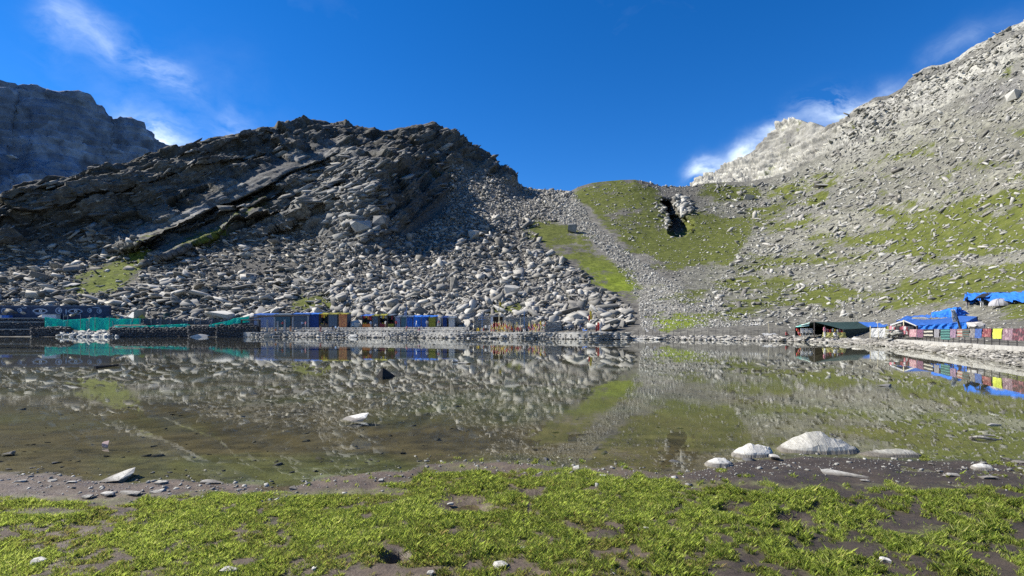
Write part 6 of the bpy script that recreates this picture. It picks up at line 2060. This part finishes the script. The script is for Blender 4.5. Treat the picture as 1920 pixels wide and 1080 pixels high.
POSES = {'stand': STAND,
         'walk': variant(STAND, knl=(-.11, -.2, .5), anl=(-.11, -.16, .1), tol=(-.11, -.32, .07), knr=(.11, .03, .47), anr=(.11, .26, .14), tor=(.11, .14, .05), ell=(-.25, .16, 1.12), wrl=(-.24, .16, .9), hal=(-.24, .13, .8), elr=(.25, -.1, 1.1), wrr=(.22, -.28, .96), har=(.21, -.36, .92)),
         'sit': [(0, 0, .22), (0, -.02, .4), (0, -.08, .62), (0, -.1, .76), (0, -.14, .86), (0, -.13, .96), (-.19, -.06, .68), (-.26, -.12, .43), (-.18, -.34, .36), (-.12, -.42, .36), (.19, -.06, .68), (.26, -.12, .43), (.18, -.34, .36), (.12, -.42, .36),
                 (-.11, -.03, .2), (-.17, -.38, .42), (-.14, -.42, .06), (-.14, -.56, .04), (.11, -.03, .2), (.17, -.38, .42), (.14, -.42, .06), (.14, -.56, .04)],
         'arm': variant(STAND, elr=(.36, -.14, 1.22), wrr=(.40, -.36, 1.34), har=(.41, -.44, 1.38)),
         'bend': variant(STAND, waist=(0, -.08, 1.08), chest=(0, -.26, 1.22), neck=(0, -.36, 1.3), head=(0, -.46, 1.36), crown=(0, -.54, 1.42), shl=(-.19, -.28, 1.26), ell=(-.24, -.36, 1.0), wrl=(-.2, -.48, .82), hal=(-.19, -.52, .74), shr=(.19, -.28, 1.26), elr=(.24, -.36, 1.0), wrr=(.2, -.48, .82), har=(.19, -.52, .74))}
PM = {}


def pose_mesh(pose):
    if pose in PM:
        return PM[pose]
    j = POSES[pose]
    me_ = bpy.data.meshes.new('body_' + pose)
    me_.from_pydata(j, [(a, b_) for a, b_, _ in BONES], [])
    o_ = bpy.data.objects.new('tmp', me_)
    COL.objects.link(o_)
    o_.modifiers.new('skin', 'SKIN')
    o_.modifiers.new('sub', 'SUBSURF').levels = 1
    for i, v_ in enumerate(me_.skin_vertices[0].data):
        v_.radius = (RAD[i], RAD[i] * (.78 if i in (0, 1, 2) else 1))
        v_.use_root = i == 0
    dg = bpy.context.evaluated_depsgraph_get()
    m2 = bpy.data.meshes.new_from_object(o_.evaluated_get(dg))
    bpy.data.objects.remove(o_)
    m2.materials.clear()
    for _ in range(5):
        m2.materials.append(None)
    names = ['top', 'leg', 'skin', 'hair', 'shoe']
    for f_ in m2.polygons:
        c_ = f_.center
        best, bk_ = 1e9, 'top'
        for a, b_, k_ in BONES:
            p0, p1 = Vector(j[a]), Vector(j[b_])
            d = p1 - p0
            t_ = max(0, min(1, (c_ - p0).dot(d) / d.length_squared))
            r_ = ((c_ - (p0 + d * t_)).length) / (RAD[a] + (RAD[b_] - RAD[a]) * t_)
            if r_ < best:
                best, bk_ = r_, k_
        hd = Vector(j[4])
        if (c_ - hd).length < .15 and c_.y > hd.y + .03:
            bk_ = 'hair'
        f_.material_index = names.index(bk_)
    m2.polygons.foreach_set('use_smooth', [True] * len(m2.polygons))
    PM[pose] = m2
    return m2


CLO = {}


def cloth_m(c_):
    if c_ not in CLO:
        CLO[c_] = pmat('garment', c_, rough=.9, scale=9)
    return CLO[c_]


RED, DK, LB, WH, PK, NAVY, GREY, KH, OR, SK = (.40, .05, .05), (.02, .02, .024), (.30, .42, .60), (.62, .61, .58), (.55, .22, .26), (.03, .05, .12), (.22, .22, .23), (.30, .24, .15), (.55, .22, .05), (.34, .18, .11)


def person(px, Yq, z_, pose, top, legs, rz, label, group='people on the far shore', h=1.0):
    m_ = pose_mesh(pose)
    o_ = bpy.data.objects.new('person', m_)
    COL.objects.link(o_)
    o_.location = PX(px, Yq, z_)
    o_.rotation_euler = (0, 0, rz)
    o_.scale = (h, h, h)
    for i, mm in enumerate((cloth_m(top), cloth_m(legs), skin, hair, cloth_m(DK))):
        o_.material_slots[i].link = 'OBJECT'
        o_.material_slots[i].material = mm
    ORIGIN[o_.name] = o_.location.copy()
    return tag(o_, label, 'person', group)


def lowY(px): return fY(YC, px) - 8.5
def upY(px): return fY(YC, px) - 4.6


person(545, lowY(545), 1.25, 'stand', SK, OR, .4, 'bare chested person in an orange wrap on the lower terrace')
person(517, lowY(517), 1.25, 'sit', OR, GREY, .2, 'person in orange sitting on the lower terrace before the teal stall')
person(521, upY(521), 2.4, 'stand', RED, DK, -.3, 'person in dark red beside the short grey post')
person(530, upY(530), 2.4, 'walk', RED, DK, 1.2, 'person in red walking past the dark teal stall')
person(567, upY(567), 2.4, 'stand', LB, NAVY, .5, 'person in light blue by the slate fronted stall')
person(573, upY(573) - .5, 2.4, 'arm', PK, GREY, -.6, 'person in pink reaching out beside the one in light blue')
person(601, lowY(601), 1.25, 'stand', SK, RED, .2, 'bare chested person in a red wrap before the narrow open stall')
person(608, upY(608), 2.4, 'stand', DK, DK, 0, 'person in black inside the narrow open stall')
person(624, lowY(624) - .3, 1.25, 'walk', DK, NAVY, .8, 'person in black walking on the lower terrace, left of the pair')
person(629.5, lowY(629) - 1, 1.25, 'stand', LB, DK, 2.6, 'person in a light blue shirt and dark trousers, back to the lake')
person(637, lowY(637), 1.25, 'bend', WH, DK, -1.2, 'person in white bending down before the grey sheeted stall')
person(695.5, upY(695), 2.4, 'stand', LB, GREY, .3, 'person in pale blue at the brown stall')
person(705, upY(705) - .8, 2.4, 'sit', WH, DK, .3, 'person in white sitting on the upper step before the narrow grey stall')
person(723, upY(723), 2.4, 'arm', WH, KH, -.4, 'person in white shopping at the stall with red goods')
person(743, upY(743), 2.4, 'stand', RED, DK, .9, 'person in red beside the narrow pale blue stall')
person(761.5, lowY(761) + 1, 1.25, 'bend', PK, KH, .9, 'person in pink bending at the foot of the blue pole')
person(781, upY(781), 2.4, 'walk', WH, LB, -1.1, 'person in white before the brightest blue stall')
person(786, lowY(786) + .5, 1.25, 'sit', PK, WH, .2, 'person in pink and white sitting below the brightest blue stall')
person(801, upY(801), 2.4, 'stand', WH, GREY, .2, 'person in white standing beside the olive yellow stall')
person(823, upY(823) - 1, 2.4, 'walk', RED, DK, 1.0, 'person in red passing the white bundle')
person(911, lowY(911), 1.25, 'stand', WH, DK, 2.8, 'person in white and black standing left of the flag bundle')
person(919, lowY(919), 1.25, 'stand', WH, WH, .1, 'person all in white beside the thick flag bundle')
person(983, lowY(983), 1.25, 'sit', WH, WH, .2, 'person in white sitting on the terrace below the slim blue pole')
person(1020, lowY(1020), 1.25, 'bend', WH, GREY, -.7, 'person in white bending at the right end of the terrace')
person(1080, lowY(1080), 1.25, 'stand', DK, DK, 2.9, 'person in black, left of the two dark figures on the bank')
person(1088.5, lowY(1088) - .6, 1.25, 'stand', NAVY, DK, -.4, 'person in navy, right of the two dark figures on the bank')
person(1474, fY(YB, 1474) + 2, .62, 'sit', RED, DK, .5, 'person in dark red sitting left of the green tent')
person(1546, 70.8, .62, 'stand', PK, WH, .6, 'person in pink before the yellow counter', 'people at the right hand tents')
person(1565, 70.6, .62, 'sit', WH, GREY, .2, 'person in white sitting before the yellow counter', 'people at the right hand tents')
Yp1, Yp2 = ground_Y(1813, 579), ground_Y(1841, 578)
person(1813, Yp1, P(0, 578.5, Yp1).z, 'stand', DK, GREY, .5, 'person in a black jacket and grey trousers by the crumpled blue tarpaulin', 'people at the right hand tents', h=.98)
o = person(1841, Yp2, P(0, 577.5, Yp2).z, 'arm', DK, WH, -.3, 'person in white trousers carrying a dark load under the blue tarpaulin', 'people at the right hand tents', h=.98)
c = PX(1843, Yp2 - .1, P(0, 577.5, Yp2).z + 1.55)
rr2 = random.Random(3)
mb = MB().hull([c + Vector((rr2.gauss(0, .34), rr2.gauss(0, .2), rr2.gauss(0, .17))) for _ in range(26)])
tag(mb.build('load', T['cloth_dark'], loc=tuple(c)), 'dark bundle on the shoulders of the person in white trousers', 'bundle')
